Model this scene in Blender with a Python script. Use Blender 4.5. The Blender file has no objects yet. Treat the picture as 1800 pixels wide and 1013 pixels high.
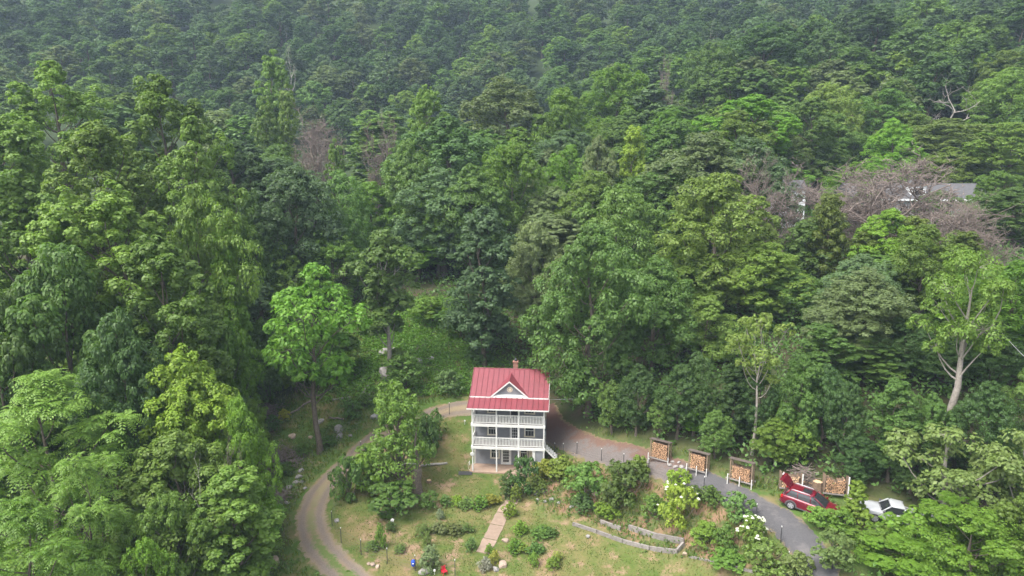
import bpy, math, random
import numpy as np
from mathutils import Vector, Matrix
R_ = math.radians
SC = bpy.context.scene
COL = SC.collection

# ------------------------------------------------------------------ camera
PITCH = R_(11.0); CAMZ = 31.8; FPX = 1200.0
CP, SP = math.cos(PITCH), math.sin(PITCH)
cam_d = bpy.data.cameras.new('camera'); cam_d.sensor_width = 36.0; cam_d.lens = 24.0
cam_d.clip_start = 0.5; cam_d.clip_end = 5000
cam = bpy.data.objects.new('camera', cam_d); COL.objects.link(cam)
cam.location = (0, 0, CAMZ); cam.rotation_euler = (R_(90) - PITCH, 0, 0)
SC.camera = cam

# ------------------------------------------------------------------ sky, sun, exposure (bright overcast afternoon)
SUN_EL, SUN_AZ = R_(58), R_(-125)          # azimuth measured from +Y towards +X: sun stands behind the camera, to the left
w = bpy.data.worlds.new('World'); SC.world = w; w.use_nodes = True
nt = w.node_tree; nt.nodes.clear()
sky = nt.nodes.new('ShaderNodeTexSky'); sky.sky_type = 'NISHITA'; sky.sun_disc = False
sky.sun_elevation = SUN_EL; sky.sun_rotation = SUN_AZ; sky.dust_density = 4.0; sky.air_density = 1.0; sky.ozone_density = 1.0
hs = nt.nodes.new('ShaderNodeHueSaturation'); hs.inputs['Saturation'].default_value = 0.30
bg = nt.nodes.new('ShaderNodeBackground'); bg.inputs['Strength'].default_value = 0.15
wo = nt.nodes.new('ShaderNodeOutputWorld')
nt.links.new(sky.outputs[0], hs.inputs['Color']); nt.links.new(hs.outputs[0], bg.inputs['Color']); nt.links.new(bg.outputs[0], wo.inputs['Surface'])
sd = bpy.data.lights.new('sun', 'SUN'); sd.energy = 1.2; sd.angle = R_(30); sd.color = (1.0, 0.965, 0.90)
so = bpy.data.objects.new('sun', sd); COL.objects.link(so)
sdir = Vector((math.sin(SUN_AZ) * math.cos(SUN_EL), math.cos(SUN_AZ) * math.cos(SUN_EL), math.sin(SUN_EL)))
so.rotation_euler = (-sdir).to_track_quat('-Z', 'Y').to_euler(); so.location = (0, 0, 200)
vs = SC.view_settings
vs.view_transform = 'Standard'; vs.look = 'None'; vs.gamma = 1.0; vs.use_curve_mapping = False
vs.exposure = 1.72
SC.render.engine = 'CYCLES'
SC.cycles.max_bounces = 6; SC.cycles.diffuse_bounces = 4; SC.cycles.glossy_bounces = 2; SC.cycles.transmission_bounces = 4
SC.cycles.volume_bounces = 0; SC.cycles.transparent_max_bounces = 8
SC.cycles.use_denoising = True
SC.cycles.denoiser = 'OPENIMAGEDENOISE'; SC.cycles.denoising_input_passes = 'RGB_ALBEDO_NORMAL'; SC.cycles.denoising_prefilter = 'ACCURATE'

# ------------------------------------------------------------------ pixel <-> place helpers (photo pixels, 1800 wide)
def pix(u, v, zeta):
    e = (v - 506.5) / FPX
    return Vector(((u - 900) / FPX * zeta, zeta * (CP - e * SP), CAMZ - zeta * (SP + e * CP)))
def at_y(u, v, y):
    e = (v - 506.5) / FPX
    return pix(u, v, y / (CP - e * SP))
def at_z(u, v, z):
    e = (v - 506.5) / FPX
    return pix(u, v, (CAMZ - z) / (SP + e * CP))
def project(p):
    dx, dy, dz = p[0], p[1], p[2] - CAMZ
    zeta = dy * CP - dz * SP; up = dy * SP + dz * CP
    return 900 + FPX * dx / zeta, 506.5 - FPX * up / zeta, zeta

# ------------------------------------------------------------------ terrain: thin-plate surface through surveyed heights
CTRL = [(-4, 65, 0), (-1, 65, 0), (3.2, 65, 0.1), (-4.5, 68, .3), (-2, 66.6, -.12), (1, 66.6, -.12), (2.6, 66.4, -.05), (-3.6, 66.4, -.05), (0, 69, .2), (-3, 73.5, 3.0), (4, 74, 3.1), (-5.2, 71.5, 1.9), (-6.5, 74.3, 3.4), (0, 75.5, 3.5),
 (0, 58, -.7), (0, 52, -1.3), (0, 44, -2.1), (-10, 58, -.5), (-10, 50, -1.4), (-9, 66, .3), (-13, 71.2, 2.0), (-18.6, 58, -.5), (-14, 49.6, -1.6),
 (-14, 64, .4), (-17, 66, .6), (5.4, 54, -.4), (4.6, 60, .2), (4.3, 66.5, 1.4), (6.1, 68.3, 2.3), (8, 57, .6), (12, 54, 1.1), (13.4, 50, .6), (9, 49, -1.0),
 (17, 44.5, 1.4), (10, 42, -1.8), (20, 36, .5), (11, 61.6, 3.1), (14, 58.2, 3.7), (17, 54.5, 4.1), (19, 51.2, 4.3), (20.6, 47.5, 4.1), (21.3, 44, 3.6),
 (22, 40, 2.8), (14.5, 61, 4.3), (21, 54.5, 4.6), (26, 51.5, 4.3), (29, 49, 3.5), (33, 46.5, 2.8), (40, 42, 1.5), (30, 40, 1.5), (24, 49, 4.3), (21.5, 52, 4.4),
 (14, 68, 6.2), (22, 62, 7.0), (30, 60, 8.5), (42, 60, 11), (36, 52, 6.4), (48, 48, 6), (40, 90, 16), (20, 90, 11.5), (20, 110, 15.5), (66, 108, 20), (55, 100, 19), (80, 105, 22),
 (60, 150, 31), (120, 150, 38), (87, 204, 54), (8, 80, 5.2), (-3, 80, 5.0), (-12, 79, 5.0), (-16, 81, 5.6), (-12, 88, 8.2), (-11, 94, 10.5), (-10, 101, 12.6), (2, 92, 9.2), (5, 102, 12),
 (-20.8, 70, .6), (-23, 76, 2.8), (-25, 64, -.8), (-30, 75, 2.0), (-27, 57, -2.4), (-24, 48, -3.4), (-22, 40, -4.5), (-40, 50, -4), (-45, 70, 2), (-60, 60, -1), (-45, 82, 7.5), (-62, 100, 15), (-38, 100, 11), (-25, 95, 9.5),
 (0, 130, 19), (-60, 130, 20), (0, 155, 24), (-70, 160, 25), (0, 188, 22), (-80, 190, 25), (0, 208, 26), (-90, 212, 31), (0, 250, 43), (-100, 250, 48), (110, 255, 66), (0, 300, 66), (-130, 300, 72), (140, 310, 90), (0, 350, 93),
 (0, 400, 120), (-200, 400, 128), (200, 400, 135), (0, 460, 150), (0, 560, 190), (0, 750, 235), (0, 900, 250), (-640, 900, 250), (640, 900, 250), (-640, 500, 180), (640, 500, 190),
 (-300, 250, 55), (300, 250, 80), (-300, 120, 20), (300, 120, 40), (-640, 100, 20), (640, 100, 40), (-640, -150, -20), (640, -150, -10), (0, -150, -18), (0, 0, -8), (-100, 20, -10), (100, 20, -4), (-250, 0, -15), (250, 0, 0)]
_c = np.array(CTRL, float)
def _phi(d2): return np.where(d2 > 1e-9, 0.5 * d2 * np.log(np.maximum(d2, 1e-12)), 0.0)
def _fit():
    n = len(_c); s = 50.0
    X = _c[:, :2] / s
    d2 = ((X[:, None] - X[None]) ** 2).sum(-1)
    A = np.zeros((n + 3, n + 3)); A[:n, :n] = _phi(d2) + np.eye(n) * 2e-4
    A[:n, n] = 1; A[:n, n + 1:] = X; A[n, :n] = 1; A[n + 1:, :n] = X.T
    return np.linalg.solve(A, np.concatenate([_c[:, 2], np.zeros(3)])), X, s
_w, _X, _s = _fit()
def terr_np(x, y):
    x = np.asarray(x, float); y = np.asarray(y, float); sh = x.shape
    q = np.stack([x.ravel(), y.ravel()], 1) / _s; out = np.empty(len(q)); n = len(_X)
    for i in range(0, len(q), 20000):
        b = q[i:i + 20000]
        d2 = ((b[:, None] - _X[None]) ** 2).sum(-1)
        out[i:i + 20000] = _phi(d2) @ _w[:n] + _w[n] + b @ _w[n + 1:]
    # gentle unevenness away from the house
    X, Y = q[:, 0] * _s, q[:, 1] * _s
    far = np.clip((np.hypot(X, Y - 62) - 30) / 60, 0, 1)
    out += far * (1.1 * np.sin(X * .061 + 1.3) * np.sin(Y * .047) + .5 * np.sin(X * .17 + Y * .11))
    out += 0.035 * np.sin(X * 1.3 + 2 * np.sin(Y * .7)) * np.sin(Y * 1.1)
    return out.reshape(sh)
def terr(x, y): return float(terr_np(np.array([x]), np.array([y]))[0])
def on_ground(u, v, z0=25., z1=500.):
    zs = np.concatenate([np.linspace(z0, 130, 900), np.linspace(130, z1, 900)])
    e = (v - 506.5) / FPX
    x = (u - 900) / FPX * zs; y = zs * (CP - e * SP); z = CAMZ - zs * (SP + e * CP)
    g = terr_np(x, y); k = np.nonzero(z <= g)[0]
    k = k[0] if len(k) else len(zs) - 1
    return Vector((x[k], y[k], g[k]))

# ------------------------------------------------------------------ materials
def new_mat(name):
    m = bpy.data.materials.new(name); m.use_nodes = True
    t = m.node_tree; t.nodes.clear()
    o = t.nodes.new('ShaderNodeOutputMaterial'); b = t.nodes.new('ShaderNodeBsdfPrincipled')
    t.links.new(b.outputs[0], o.inputs[0])
    return m, t, b, o
def N(t, typ, **kw):
    n = t.nodes.new(typ)
    for k, v in kw.items(): setattr(n, k, v)
    return n
def mixc(t, fac, a, b, blend='MIX'):
    n = t.nodes.new('ShaderNodeMix'); n.data_type = 'RGBA'; n.blend_type = blend
    for i, s in ((0, fac), (6, a), (7, b)):
        if hasattr(s, 'links'): t.links.new(s, n.inputs[i])
        else: n.inputs[i].default_value = s if i == 0 else ((*s, 1) if len(s) == 3 else s)
    return n.outputs[2]
def noise(t, scale, detail=4, rough=.6, vec=None):
    n = t.nodes.new('ShaderNodeTexNoise'); n.inputs['Scale'].default_value = scale; n.inputs['Detail'].default_value = detail; n.inputs['Roughness'].default_value = rough
    if vec is not None: t.links.new(vec, n.inputs['Vector'])
    return n.outputs[0]
def ramp(t, fac, a, b):
    n = t.nodes.new('ShaderNodeMapRange'); n.inputs[1].default_value = a; n.inputs[2].default_value = b; n.clamp = True
    t.links.new(fac, n.inputs[0]); return n.outputs[0]
def mth(t, op, a, b=None):
    n = t.nodes.new('ShaderNodeMath'); n.operation = op
    for i, s in ((0, a), (1, b)):
        if s is None: continue
        if hasattr(s, 'links'): t.links.new(s, n.inputs[i])
        else: n.inputs[i].default_value = s
    return n.outputs[0]
def pmat(name, c1, c2=None, scale=6., rough=.7, bump=0., spec=.3, metal=0., rnd=0., coat=0.):
    """two colours mixed by noise, a little random value per piece, fine relief"""
    m, t, b, o = new_mat(name)
    tc = N(t, 'ShaderNodeTexCoord'); vec = tc.outputs['Object']
    f = ramp(t, noise(t, scale, 5, .65, vec), .3, .7)
    col = mixc(t, f, c1, c2 or tuple(x * .8 for x in c1))
    if rnd:
        oi = N(t, 'ShaderNodeObjectInfo'); gi = N(t, 'ShaderNodeNewGeometry')
        r = mth(t, 'FRACT', mth(t, 'ADD', oi.outputs['Random'], gi.outputs['Random Per Island']))
        hv = N(t, 'ShaderNodeHueSaturation'); t.links.new(col, hv.inputs['Color'])
        mr = N(t, 'ShaderNodeMapRange'); mr.inputs[3].default_value = 1 - rnd; mr.inputs[4].default_value = 1 + rnd; t.links.new(r, mr.inputs[0])
        t.links.new(mr.outputs[0], hv.inputs['Value']); col = hv.outputs[0]
    t.links.new(col, b.inputs['Base Color'])
    b.inputs['Roughness'].default_value = rough; b.inputs['Specular IOR Level'].default_value = spec; b.inputs['Metallic'].default_value = metal
    b.inputs['Coat Weight'].default_value = coat
    if bump:
        bp = N(t, 'ShaderNodeBump'); bp.inputs['Strength'].default_value = bump; bp.inputs['Distance'].default_value = .03
        t.links.new(noise(t, scale * 4, 4, .6, vec), bp.inputs['Height']); t.links.new(bp.outputs[0], b.inputs['Normal'])
    return m
def leaf_mat(name, color=None, var=.18, trans=.40, rough=.5):
    """leaf colour comes from the object's own colour; each leaf and each plant varies a little"""
    m, t, b, o = new_mat(name)
    oi = N(t, 'ShaderNodeObjectInfo'); gi = N(t, 'ShaderNodeNewGeometry')
    if color: base = N(t, 'ShaderNodeRGB'); base.outputs[0].default_value = (*color, 1); base = base.outputs[0]
    else:
        at = N(t, 'ShaderNodeAttribute', attribute_name='tint', attribute_type='INSTANCER')
        base = mixc(t, 1.0, oi.outputs['Color'], at.outputs['Color'], 'ADD')
    hv = N(t, 'ShaderNodeHueSaturation'); t.links.new(base, hv.inputs['Color'])
    v1 = N(t, 'ShaderNodeMapRange'); t.links.new(gi.outputs['Random Per Island'], v1.inputs[0]); v1.inputs[3].default_value = 1 - var; v1.inputs[4].default_value = 1 + var
    v2 = N(t, 'ShaderNodeMapRange'); t.links.new(oi.outputs['Random'], v2.inputs[0]); v2.inputs[3].default_value = .76; v2.inputs[4].default_value = 1.22
    t.links.new(mth(t, 'MULTIPLY', v1.outputs[0], v2.outputs[0]), hv.inputs['Value'])
    h2 = mth(t, 'FRACT', mth(t, 'MULTIPLY', oi.outputs['Random'], 37.7))
    h3 = mth(t, 'FRACT', mth(t, 'MULTIPLY', gi.outputs['Random Per Island'], 17.3))
    v3 = N(t, 'ShaderNodeMapRange'); t.links.new(mth(t, 'ADD', mth(t, 'MULTIPLY', h2, .55), mth(t, 'MULTIPLY', h3, .45)), v3.inputs[0]); v3.inputs[3].default_value = .484; v3.inputs[4].default_value = .514
    t.links.new(v3.outputs[0], hv.inputs['Hue'])
    t.links.new(hv.outputs[0], b.inputs['Base Color']); b.inputs['Roughness'].default_value = rough; b.inputs['Specular IOR Level'].default_value = .35
    tr = N(t, 'ShaderNodeBsdfTranslucent'); br = mixc(t, 1.0, hv.outputs[0], (1.15, 1.25, .55), 'MULTIPLY'); t.links.new(br, tr.inputs['Color'])
    ms = N(t, 'ShaderNodeMixShader'); ms.inputs[0].default_value = trans
    t.links.new(b.outputs[0], ms.inputs[1]); t.links.new(tr.outputs[0], ms.inputs[2]); t.links.new(ms.outputs[0], o.inputs[0])
    return m

M = {}
M['leaf'] = leaf_mat('leaf')
M['bark'] = pmat('bark', (.16, .13, .10), (.075, .06, .048), 5, .9, .6)
M['bark_pale'] = pmat('bark_pale', (.34, .31, .27), (.18, .155, .13), 4, .9, .5)
M['deadwood'] = pmat('deadwood', (.25, .205, .175), (.13, .10, .088), 5, .9, .4)
M['deadwood_pale'] = pmat('deadwood_pale', (.42, .39, .35), (.24, .21, .18), 5, .9, .4)
M['white'] = pmat('white_paint', (.64, .63, .60), (.53, .52, .485), 1.6, .55, .1)
M['cream'] = pmat('cream_paint', (.66, .60, .46), (.58, .52, .40), 3, .6, .1)
M['glass'] = pmat('window_glass', (.018, .02, .024), (.03, .033, .036), 1.2, .08, 0, .6)
M['door_dark'] = pmat('screen_dark', (.03, .03, .032), (.045, .045, .05), 3, .5)
M['patio'] = pmat('patio_concrete', (.31, .205, .15), (.37, .28, .21), 2.2, .85, .2)
M['brick'] = pmat('chimney_brick', (.27, .14, .10), (.21, .105, .08), 9, .85, .4, rnd=.18)
M['metal_dark'] = pmat('dark_metal', (.035, .035, .038), (.05, .05, .05), 9, .5, .1, .5)
M['stone'] = pmat('field_stone', (.33, .31, .29), (.19, .175, .165), 2.6, .9, .7, rnd=.2)
M['stone_warm'] = pmat('warm_stone', (.42, .33, .26), (.30, .22, .17), 3.5, .9, .6, rnd=.2)
M['rack_board'] = pmat('dark_board', (.15, .12, .10), (.085, .068, .058), 5, .9, .4, rnd=.15)
M['timber'] = pmat('weathered_timber', (.27, .245, .225), (.17, .15, .135), 5, .85, .4, rnd=.12)
M['wood_post'] = pmat('rough_post', (.25, .18, .125), (.17, .12, .085), 5, .85, .4)
M['log_bark'] = pmat('log_bark', (.20, .135, .09), (.11, .075, .052), 6, .9, .4, rnd=.3)
M['log_end'] = pmat('log_end', (.52, .32, .185), (.40, .225, .125), 9, .85, .2, rnd=.28)
M['log_end_pale'] = pmat('log_end_pale', (.66, .46, .29), (.52, .33, .19), 9, .85, .2, rnd=.25)
M['rubber'] = pmat('rubber', (.022, .022, .023), (.03, .03, .03), 12, .8)
M['rim'] = pmat('alloy', (.55, .56, .58), (.45, .46, .48), 8, .35, 0, .5, .6)
M['cladding'] = pmat('grey_cladding', (.075, .072, .075), (.09, .088, .09), 12, .6)
M['car_red'] = pmat('red_car_paint', (.175, .008, .022), (.15, .007, .019), 2, .26, 0, .5, .25, coat=.6)
M['car_white'] = pmat('white_car_paint', (.42, .43, .44), (.36, .37, .38), 3, .35, 0, .5, coat=.4)
M['car_glass'] = pmat('car_glass', (.02, .022, .025), (.03, .032, .035), 2, .06, 0, .7)
M['lamp'] = pmat('lamp_lens', (.75, .76, .78), (.6, .6, .62), 9, .15, 0, .6)
M['lamp_red'] = pmat('tail_lens', (.45, .02, .02), (.4, .02, .02), 9, .2, 0, .6)
M['blue'] = pmat('blue_plastic', (.012, .06, .50), (.015, .07, .42), 5, .45)
M['red_cloth'] = pmat('red_plastic', (.55, .02, .04), (.5, .02, .035), 5, .5)
M['path'] = pmat('path_concrete', (.28, .205, .155), (.22, .16, .118), 2.5, .9, .3, rnd=.08)
M['petal'] = pmat('white_petal', (.68, .68, .55), (.60, .61, .46), 6, .7, rnd=.1)
M['wire'] = pmat('fence_wire', (.14, .14, .14), (.10, .10, .10), 8, .5, 0, .5, .6)
M['farhouse'] = pmat('pale_stucco', (.47, .48, .51), (.41, .42, .45), 1.0, .8, .1)
M['farwhite'] = pmat('far_white_trim', (.78, .79, .80), (.70, .71, .72), 1.0, .6, .05)
M['farroof'] = pmat('grey_shingle', (.10, .098, .102), (.07, .068, .07), 3.0, .85, .3)
M['cable'] = pmat('grey_cable', (.34, .34, .35), (.30, .30, .31), 4, .6)

def siding_mat():
    m, t, b, o = new_mat('grey_clapboard')
    tc = N(t, 'ShaderNodeTexCoord'); sx = N(t, 'ShaderNodeSeparateXYZ'); t.links.new(tc.outputs['Object'], sx.inputs[0])
    fr = mth(t, 'FRACT', mth(t, 'MULTIPLY', sx.outputs[2], 1 / .125))
    col = mixc(t, ramp(t, noise(t, 1.3, 5, .6, tc.outputs['Object']), .3, .7), (.165, .168, .178), (.20, .205, .215))
    t.links.new(col, b.inputs['Base Color']); b.inputs['Roughness'].default_value = .7
    bp = N(t, 'ShaderNodeBump'); bp.inputs['Distance'].default_value = .02; bp.inputs['Strength'].default_value = 1.0; bp.invert = True
    t.links.new(fr, bp.inputs['Height']); t.links.new(bp.outputs[0], b.inputs['Normal'])
    return m
M['siding'] = siding_mat()
def roof_mat():
    m, t, b, o = new_mat('red_metal_roof')
    tc = N(t, 'ShaderNodeTexCoord'); v = tc.outputs['Object']
    oi = N(t, 'ShaderNodeObjectInfo')
    c = mixc(t, ramp(t, noise(t, 1.1, 6, .7, v), .35, .7), (.205, .042, .052), (.165, .033, .042))
    c = mixc(t, mth(t, 'MULTIPLY', oi.outputs['Random'], .35), c, (.15, .033, .04))
    worn = mth(t, 'MULTIPLY', ramp(t, noise(t, 3.5, 6, .75, v), .60, .72), .55)
    sx = N(t, 'ShaderNodeSeparateXYZ'); t.links.new(v, sx.inputs[0])
    stain = mth(t, 'MULTIPLY', ramp(t, sx.outputs[0], .6, 3.2), ramp(t, noise(t, 2.0, 6, .8, v), .42, .62))   # leaf litter stains under the tree at that end
    c = mixc(t, worn, c, (.27, .12, .125))
    c = mixc(t, mth(t, 'MULTIPLY', stain, .6), c, (.11, .03, .032))
    t.links.new(c, b.inputs['Base Color']); b.inputs['Roughness'].default_value = .5; b.inputs['Specular IOR Level'].default_value = .4
    return m
M['roof'] = roof_mat()

# ------------------------------------------------------------------ object helpers
def mesh_from(name, V, F, mats, mi=None, smooth=False):
    me = bpy.data.meshes.new(name)
    me.from_pydata([tuple(v) for v in V], [], [tuple(f) for f in F])
    for m in (mats if isinstance(mats, (list, tuple)) else [mats]): me.materials.append(m)
    if mi is not None: me.polygons.foreach_set('material_index', mi)
    if smooth: me.polygons.foreach_set('use_smooth', [True] * len(me.polygons))
    me.update(); return me
def link(name, me, parent=None, loc=None, rot=None, scale=None, color=None):
    o = bpy.data.objects.new(name, me); COL.objects.link(o)
    if parent: o.parent = parent
    if loc is not None: o.location = loc
    if rot is not None: o.rotation_euler = rot
    if scale is not None: o.scale = scale
    if color is not None: o.color = (*color, 1)
    return o
def tag(o, label=None, cat=None, group=None, kind=None):
    for k, v in (('label', label), ('category', cat), ('group', group), ('kind', kind)):
        if v: o[k] = v
    return o
def thing(name, label, cat, loc=(0, 0, 0), rz=0., group=None, rot=None):
    o = link(name, None, None, loc, rot or (0, 0, rz)); o.empty_display_size = .3
    return tag(o, label, cat, group)

class MB:
    """collects shapes; build() links them as one mesh object"""
    def __init__(s): s.V = []; s.F = []; s.I = []; s.m = 0
    def add(s, V, F):
        b = len(s.V); s.V += [tuple(v) for v in V]; s.F += [tuple(i + b for i in f) for f in F]; s.I += [s.m] * len(F); return s
    def box(s, x0, x1, y0, y1, z0, z1, rot=None, ctr=None):
        V = [Vector((x, y, z)) for x in (x0, x1) for y in (y0, y1) for z in (z0, z1)]
        if rot is not None:
            c = Vector(ctr) if ctr is not None else Vector(((x0 + x1) / 2, (y0 + y1) / 2, (z0 + z1) / 2)); V = [rot @ (v - c) + c for v in V]
        return s.add(V, [(0, 1, 3, 2), (4, 6, 7, 5), (0, 4, 5, 1), (2, 3, 7, 6), (0, 2, 6, 4), (1, 5, 7, 3)])
    def prism(s, poly, d):
        """planar polygon of 3-D points extruded along vector d"""
        n = len(poly); d = Vector(d); P = [Vector(p) for p in poly]; V = P + [p + d for p in P]
        F = [tuple(range(n))[::-1], tuple(range(n, 2 * n))] + [(i, (i + 1) % n, n + (i + 1) % n, n + i) for i in range(n)]
        return s.add(V, F)
    def tube(s, pts, rad, n=6, cap=True):
        pts = [Vector(p) for p in pts]; V = []; F = []; ref = None
        for i, p in enumerate(pts):
            d = (pts[min(i + 1, len(pts) - 1)] - pts[max(i - 1, 0)]).normalized()
            a = d.orthogonal().normalized() if ref is None else (ref - d * ref.dot(d)).normalized()
            ref = a; b = d.cross(a)
            for k in range(n):
                t = 2 * math.pi * k / n; V.append(p + (a * math.cos(t) + b * math.sin(t)) * (rad[i] if hasattr(rad, '__len__') else rad))
        for i in range(len(pts) - 1):
            for k in range(n):
                F.append((i * n + k, i * n + (k + 1) % n, (i + 1) * n + (k + 1) % n, (i + 1) * n + k))
        if cap: F.append(tuple(range(n))[::-1]); F.append(tuple(range((len(pts) - 1) * n, len(pts) * n)))
        return s.add(V, F)
    def loft(s, rings, cap=True):
        n = len(rings[0]); V = [v for r in rings for v in r]; F = []
        for i in range(len(rings) - 1):
            for k in range(n): F.append((i * n + k, i * n + (k + 1) % n, (i + 1) * n + (k + 1) % n, (i + 1) * n + k))
        if cap: F.append(tuple(range(n))[::-1]); F.append(tuple(range((len(rings) - 1) * n, len(rings) * n)))
        return s.add(V, F)
    def build(s, name, mats, parent=None, smooth=False, **kw):
        mats = mats if isinstance(mats, (list, tuple)) else [mats]
        return link(name, mesh_from(name, s.V, s.F, mats, s.I, smooth), parent, **kw)
def bx(name, mat, parent, *a, **kw): return MB().box(*a, **kw).build(name, mat, parent)
def quads_mesh(name, Q, mat):
    """Q (n,4,3) -> mesh of loose quads"""
    n = len(Q); me = bpy.data.meshes.new(name)
    me.vertices.add(4 * n); me.vertices.foreach_set('co', np.ascontiguousarray(Q, dtype=np.float32).ravel())
    me.loops.add(4 * n); me.loops.foreach_set('vertex_index', np.arange(4 * n, dtype=np.int32))
    me.polygons.add(n); me.polygons.foreach_set('loop_start', np.arange(0, 4 * n, 4, dtype=np.int32))
    try: me.polygons.foreach_set('loop_total', np.full(n, 4, dtype=np.int32))
    except Exception: pass
    me.materials.append(mat); me.update(calc_edges=True); return me
# ------------------------------------------------------------------ ground
def gpts(px): return np.array([on_ground(u, v)[:2] for u, v in px])
def poly_mask(x, y, poly, soft):
    """1 inside, 0 outside, smooth over +-soft metres"""
    x = np.asarray(x, float); y = np.asarray(y, float); ins = np.zeros(x.shape, bool); d = np.full(x.shape, 1e9); n = len(poly)
    for i in range(n):
        x0, y0 = poly[i]; x1, y1 = poly[(i + 1) % n]
        c = ((y0 > y) != (y1 > y)); xi = (x1 - x0) * (y - y0) / ((y1 - y0) if abs(y1 - y0) > 1e-9 else 1e-9) + x0
        ins ^= c & (x < xi)
        L2 = (x1 - x0) ** 2 + (y1 - y0) ** 2 + 1e-12; t = np.clip(((x - x0) * (x1 - x0) + (y - y0) * (y1 - y0)) / L2, 0, 1)
        d = np.minimum(d, np.hypot(x - x0 - t * (x1 - x0), y - y0 - t * (y1 - y0)))
    return np.clip(np.where(ins, d, -d) / (2 * soft) + .5, 0, 1)
YARD = gpts([(560, 1040), (575, 940), (590, 880), (640, 800), (700, 762), (790, 732), (826, 745), (826, 836), (930, 838), (935, 880), (960, 905), (1020, 915), (1200, 985), (1320, 1013), (1350, 1060), (560, 1060)])
BANK = gpts([(930, 840), (960, 800), (1140, 838), (1240, 870), (1330, 918), (1375, 960), (1400, 1060), (1320, 1013), (1200, 985), (1020, 915), (960, 905)])
OPEN = gpts([(430, 1060), (495, 940), (470, 860), (440, 800), (480, 700), (600, 650), (640, 590), (690, 545), (790, 530), (840, 600), (905, 640), (965, 740), (1010, 760), (1130, 775), (1330, 845), (1480, 860), (1640, 905), (1660, 1060)])
CLEAR = gpts([(600, 690), (640, 590), (690, 545), (800, 535), (850, 600), (900, 640), (905, 690), (770, 715), (700, 720)])
def grow(a, b, step, lim, sgn):
    out = []; x = b if sgn > 0 else a; s = step
    while abs(x) < lim if sgn > 0 else x > -lim:
        s *= 1.13; x += sgn * s; out.append(x)
    return out
gx = sorted(set(grow(-34, 40, .6, 640, -1) + list(np.arange(-34, 40.01, .6)) + grow(-34, 40, .6, 640, 1)))
gy = sorted(set(grow(40, 96, .6, 140, -1) + list(np.arange(40, 96.01, .6)) + grow(40, 96, .6, 880, 1)))
GX, GY = np.meshgrid(gx, gy)
GZ = terr_np(GX, GY)
nx, ny = len(gx), len(gy)
fid = np.arange((nx - 1) * (ny - 1)); r0 = fid // (nx - 1) * nx + fid % (nx - 1)
me = mesh_from('ground', np.stack([GX.ravel(), GY.ravel(), GZ.ravel()], 1), np.stack([r0, r0 + 1, r0 + nx + 1, r0 + nx], 1).tolist(), [], None, True)
for nm, poly, soft in (('yard', YARD, .8), ('bank', BANK, .8), ('open', OPEN, 2.0)):
    a = me.attributes.new(nm, 'FLOAT', 'POINT'); a.data.foreach_set('value', poly_mask(GX.ravel(), GY.ravel(), poly, soft).astype(np.float32))
bare_ = [on_ground(1425, 88), on_ground(1410, 113)]
bv = np.zeros(GX.size)
for b_ in bare_: bv = np.maximum(bv, np.clip(1.6 - np.hypot(GX.ravel() - b_.x, (GY.ravel() - b_.y) * .6) / 5.5, 0, 1))
a = me.attributes.new('bare', 'FLOAT', 'POINT'); a.data.foreach_set('value', bv.astype(np.float32))
def ground_colour(t):
    """lawn, straw and bare earth patches by world position"""
    g = N(t, 'ShaderNodeNewGeometry'); P = g.outputs['Position']
    n1 = noise(t, .16, 5, .65, P); n2 = noise(t, .55, 6, .7, P); n3 = noise(t, 3.2, 5, .7, P)
    grass = mixc(t, ramp(t, n3, .3, .7), (.060, .100, .019), (.098, .122, .031))
    dry = mixc(t, ramp(t, n3, .3, .7), (.205, .155, .075), (.15, .122, .052))
    soil = mixc(t, ramp(t, n3, .35, .65), (.31, .215, .145), (.22, .14, .092))
    f1 = ramp(t, mth(t, 'ADD', mth(t, 'MULTIPLY', n1, .55), mth(t, 'MULTIPLY', n2, .45)), .43, .61)
    lawn = mixc(t, mth(t, 'MULTIPLY', f1, .95), grass, dry)
    lawn = mixc(t, mth(t, 'MULTIPLY', ramp(t, mth(t, 'ADD', mth(t, 'MULTIPLY', n2, .8), mth(t, 'MULTIPLY', n3, .2)), .53, .62), .9), lawn, soil)
    return P, n1, n2, n3, grass, soil, lawn
def ground_mat():
    m, t, b, o = new_mat('ground')
    P, n1, n2, n3, grass, soil, lawn = ground_colour(t)
    litter = mixc(t, ramp(t, n2, .35, .65), mixc(t, ramp(t, n3, .3, .7), (.055, .042, .028), (.085, .062, .04)), (.035, .055, .018))
    weeds = mixc(t, ramp(t, n2, .46, .66), (.07, .12, .026), (.18, .15, .07))
    bankc = mixc(t, ramp(t, n2, .42, .58), (.075, .10, .03), (.22, .135, .085))
    spp = N(t, 'ShaderNodeSeparateXYZ'); t.links.new(P, spp.inputs[0]); litter = mixc(t, mth(t, 'MULTIPLY', ramp(t, spp.outputs[1], 95, 140), .85), litter, (.032, .052, .018))  # farther floor tinted dark green: tree shade and undergrowth put into the colour
    A = lambda n: N(t, 'ShaderNodeAttribute', attribute_name=n).outputs['Fac']
    c = mixc(t, A('open'), litter, weeds); c = mixc(t, A('bank'), c, bankc); c = mixc(t, A('yard'), c, lawn); c = mixc(t, A('bare'), c, soil)
    t.links.new(c, b.inputs['Base Color']); b.inputs['Roughness'].default_value = .95; b.inputs['Specular IOR Level'].default_value = .15
    bp = N(t, 'ShaderNodeBump'); bp.inputs['Distance'].default_value = .12; bp.inputs['Strength'].default_value = .7
    t.links.new(n3, bp.inputs['Height']); t.links.new(bp.outputs[0], b.inputs['Normal'])
    return m
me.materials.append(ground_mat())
tag(link('ground', me), 'hillside ground with patchy yellow-green lawn rising into wooded slope', None, None, 'structure')

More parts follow.
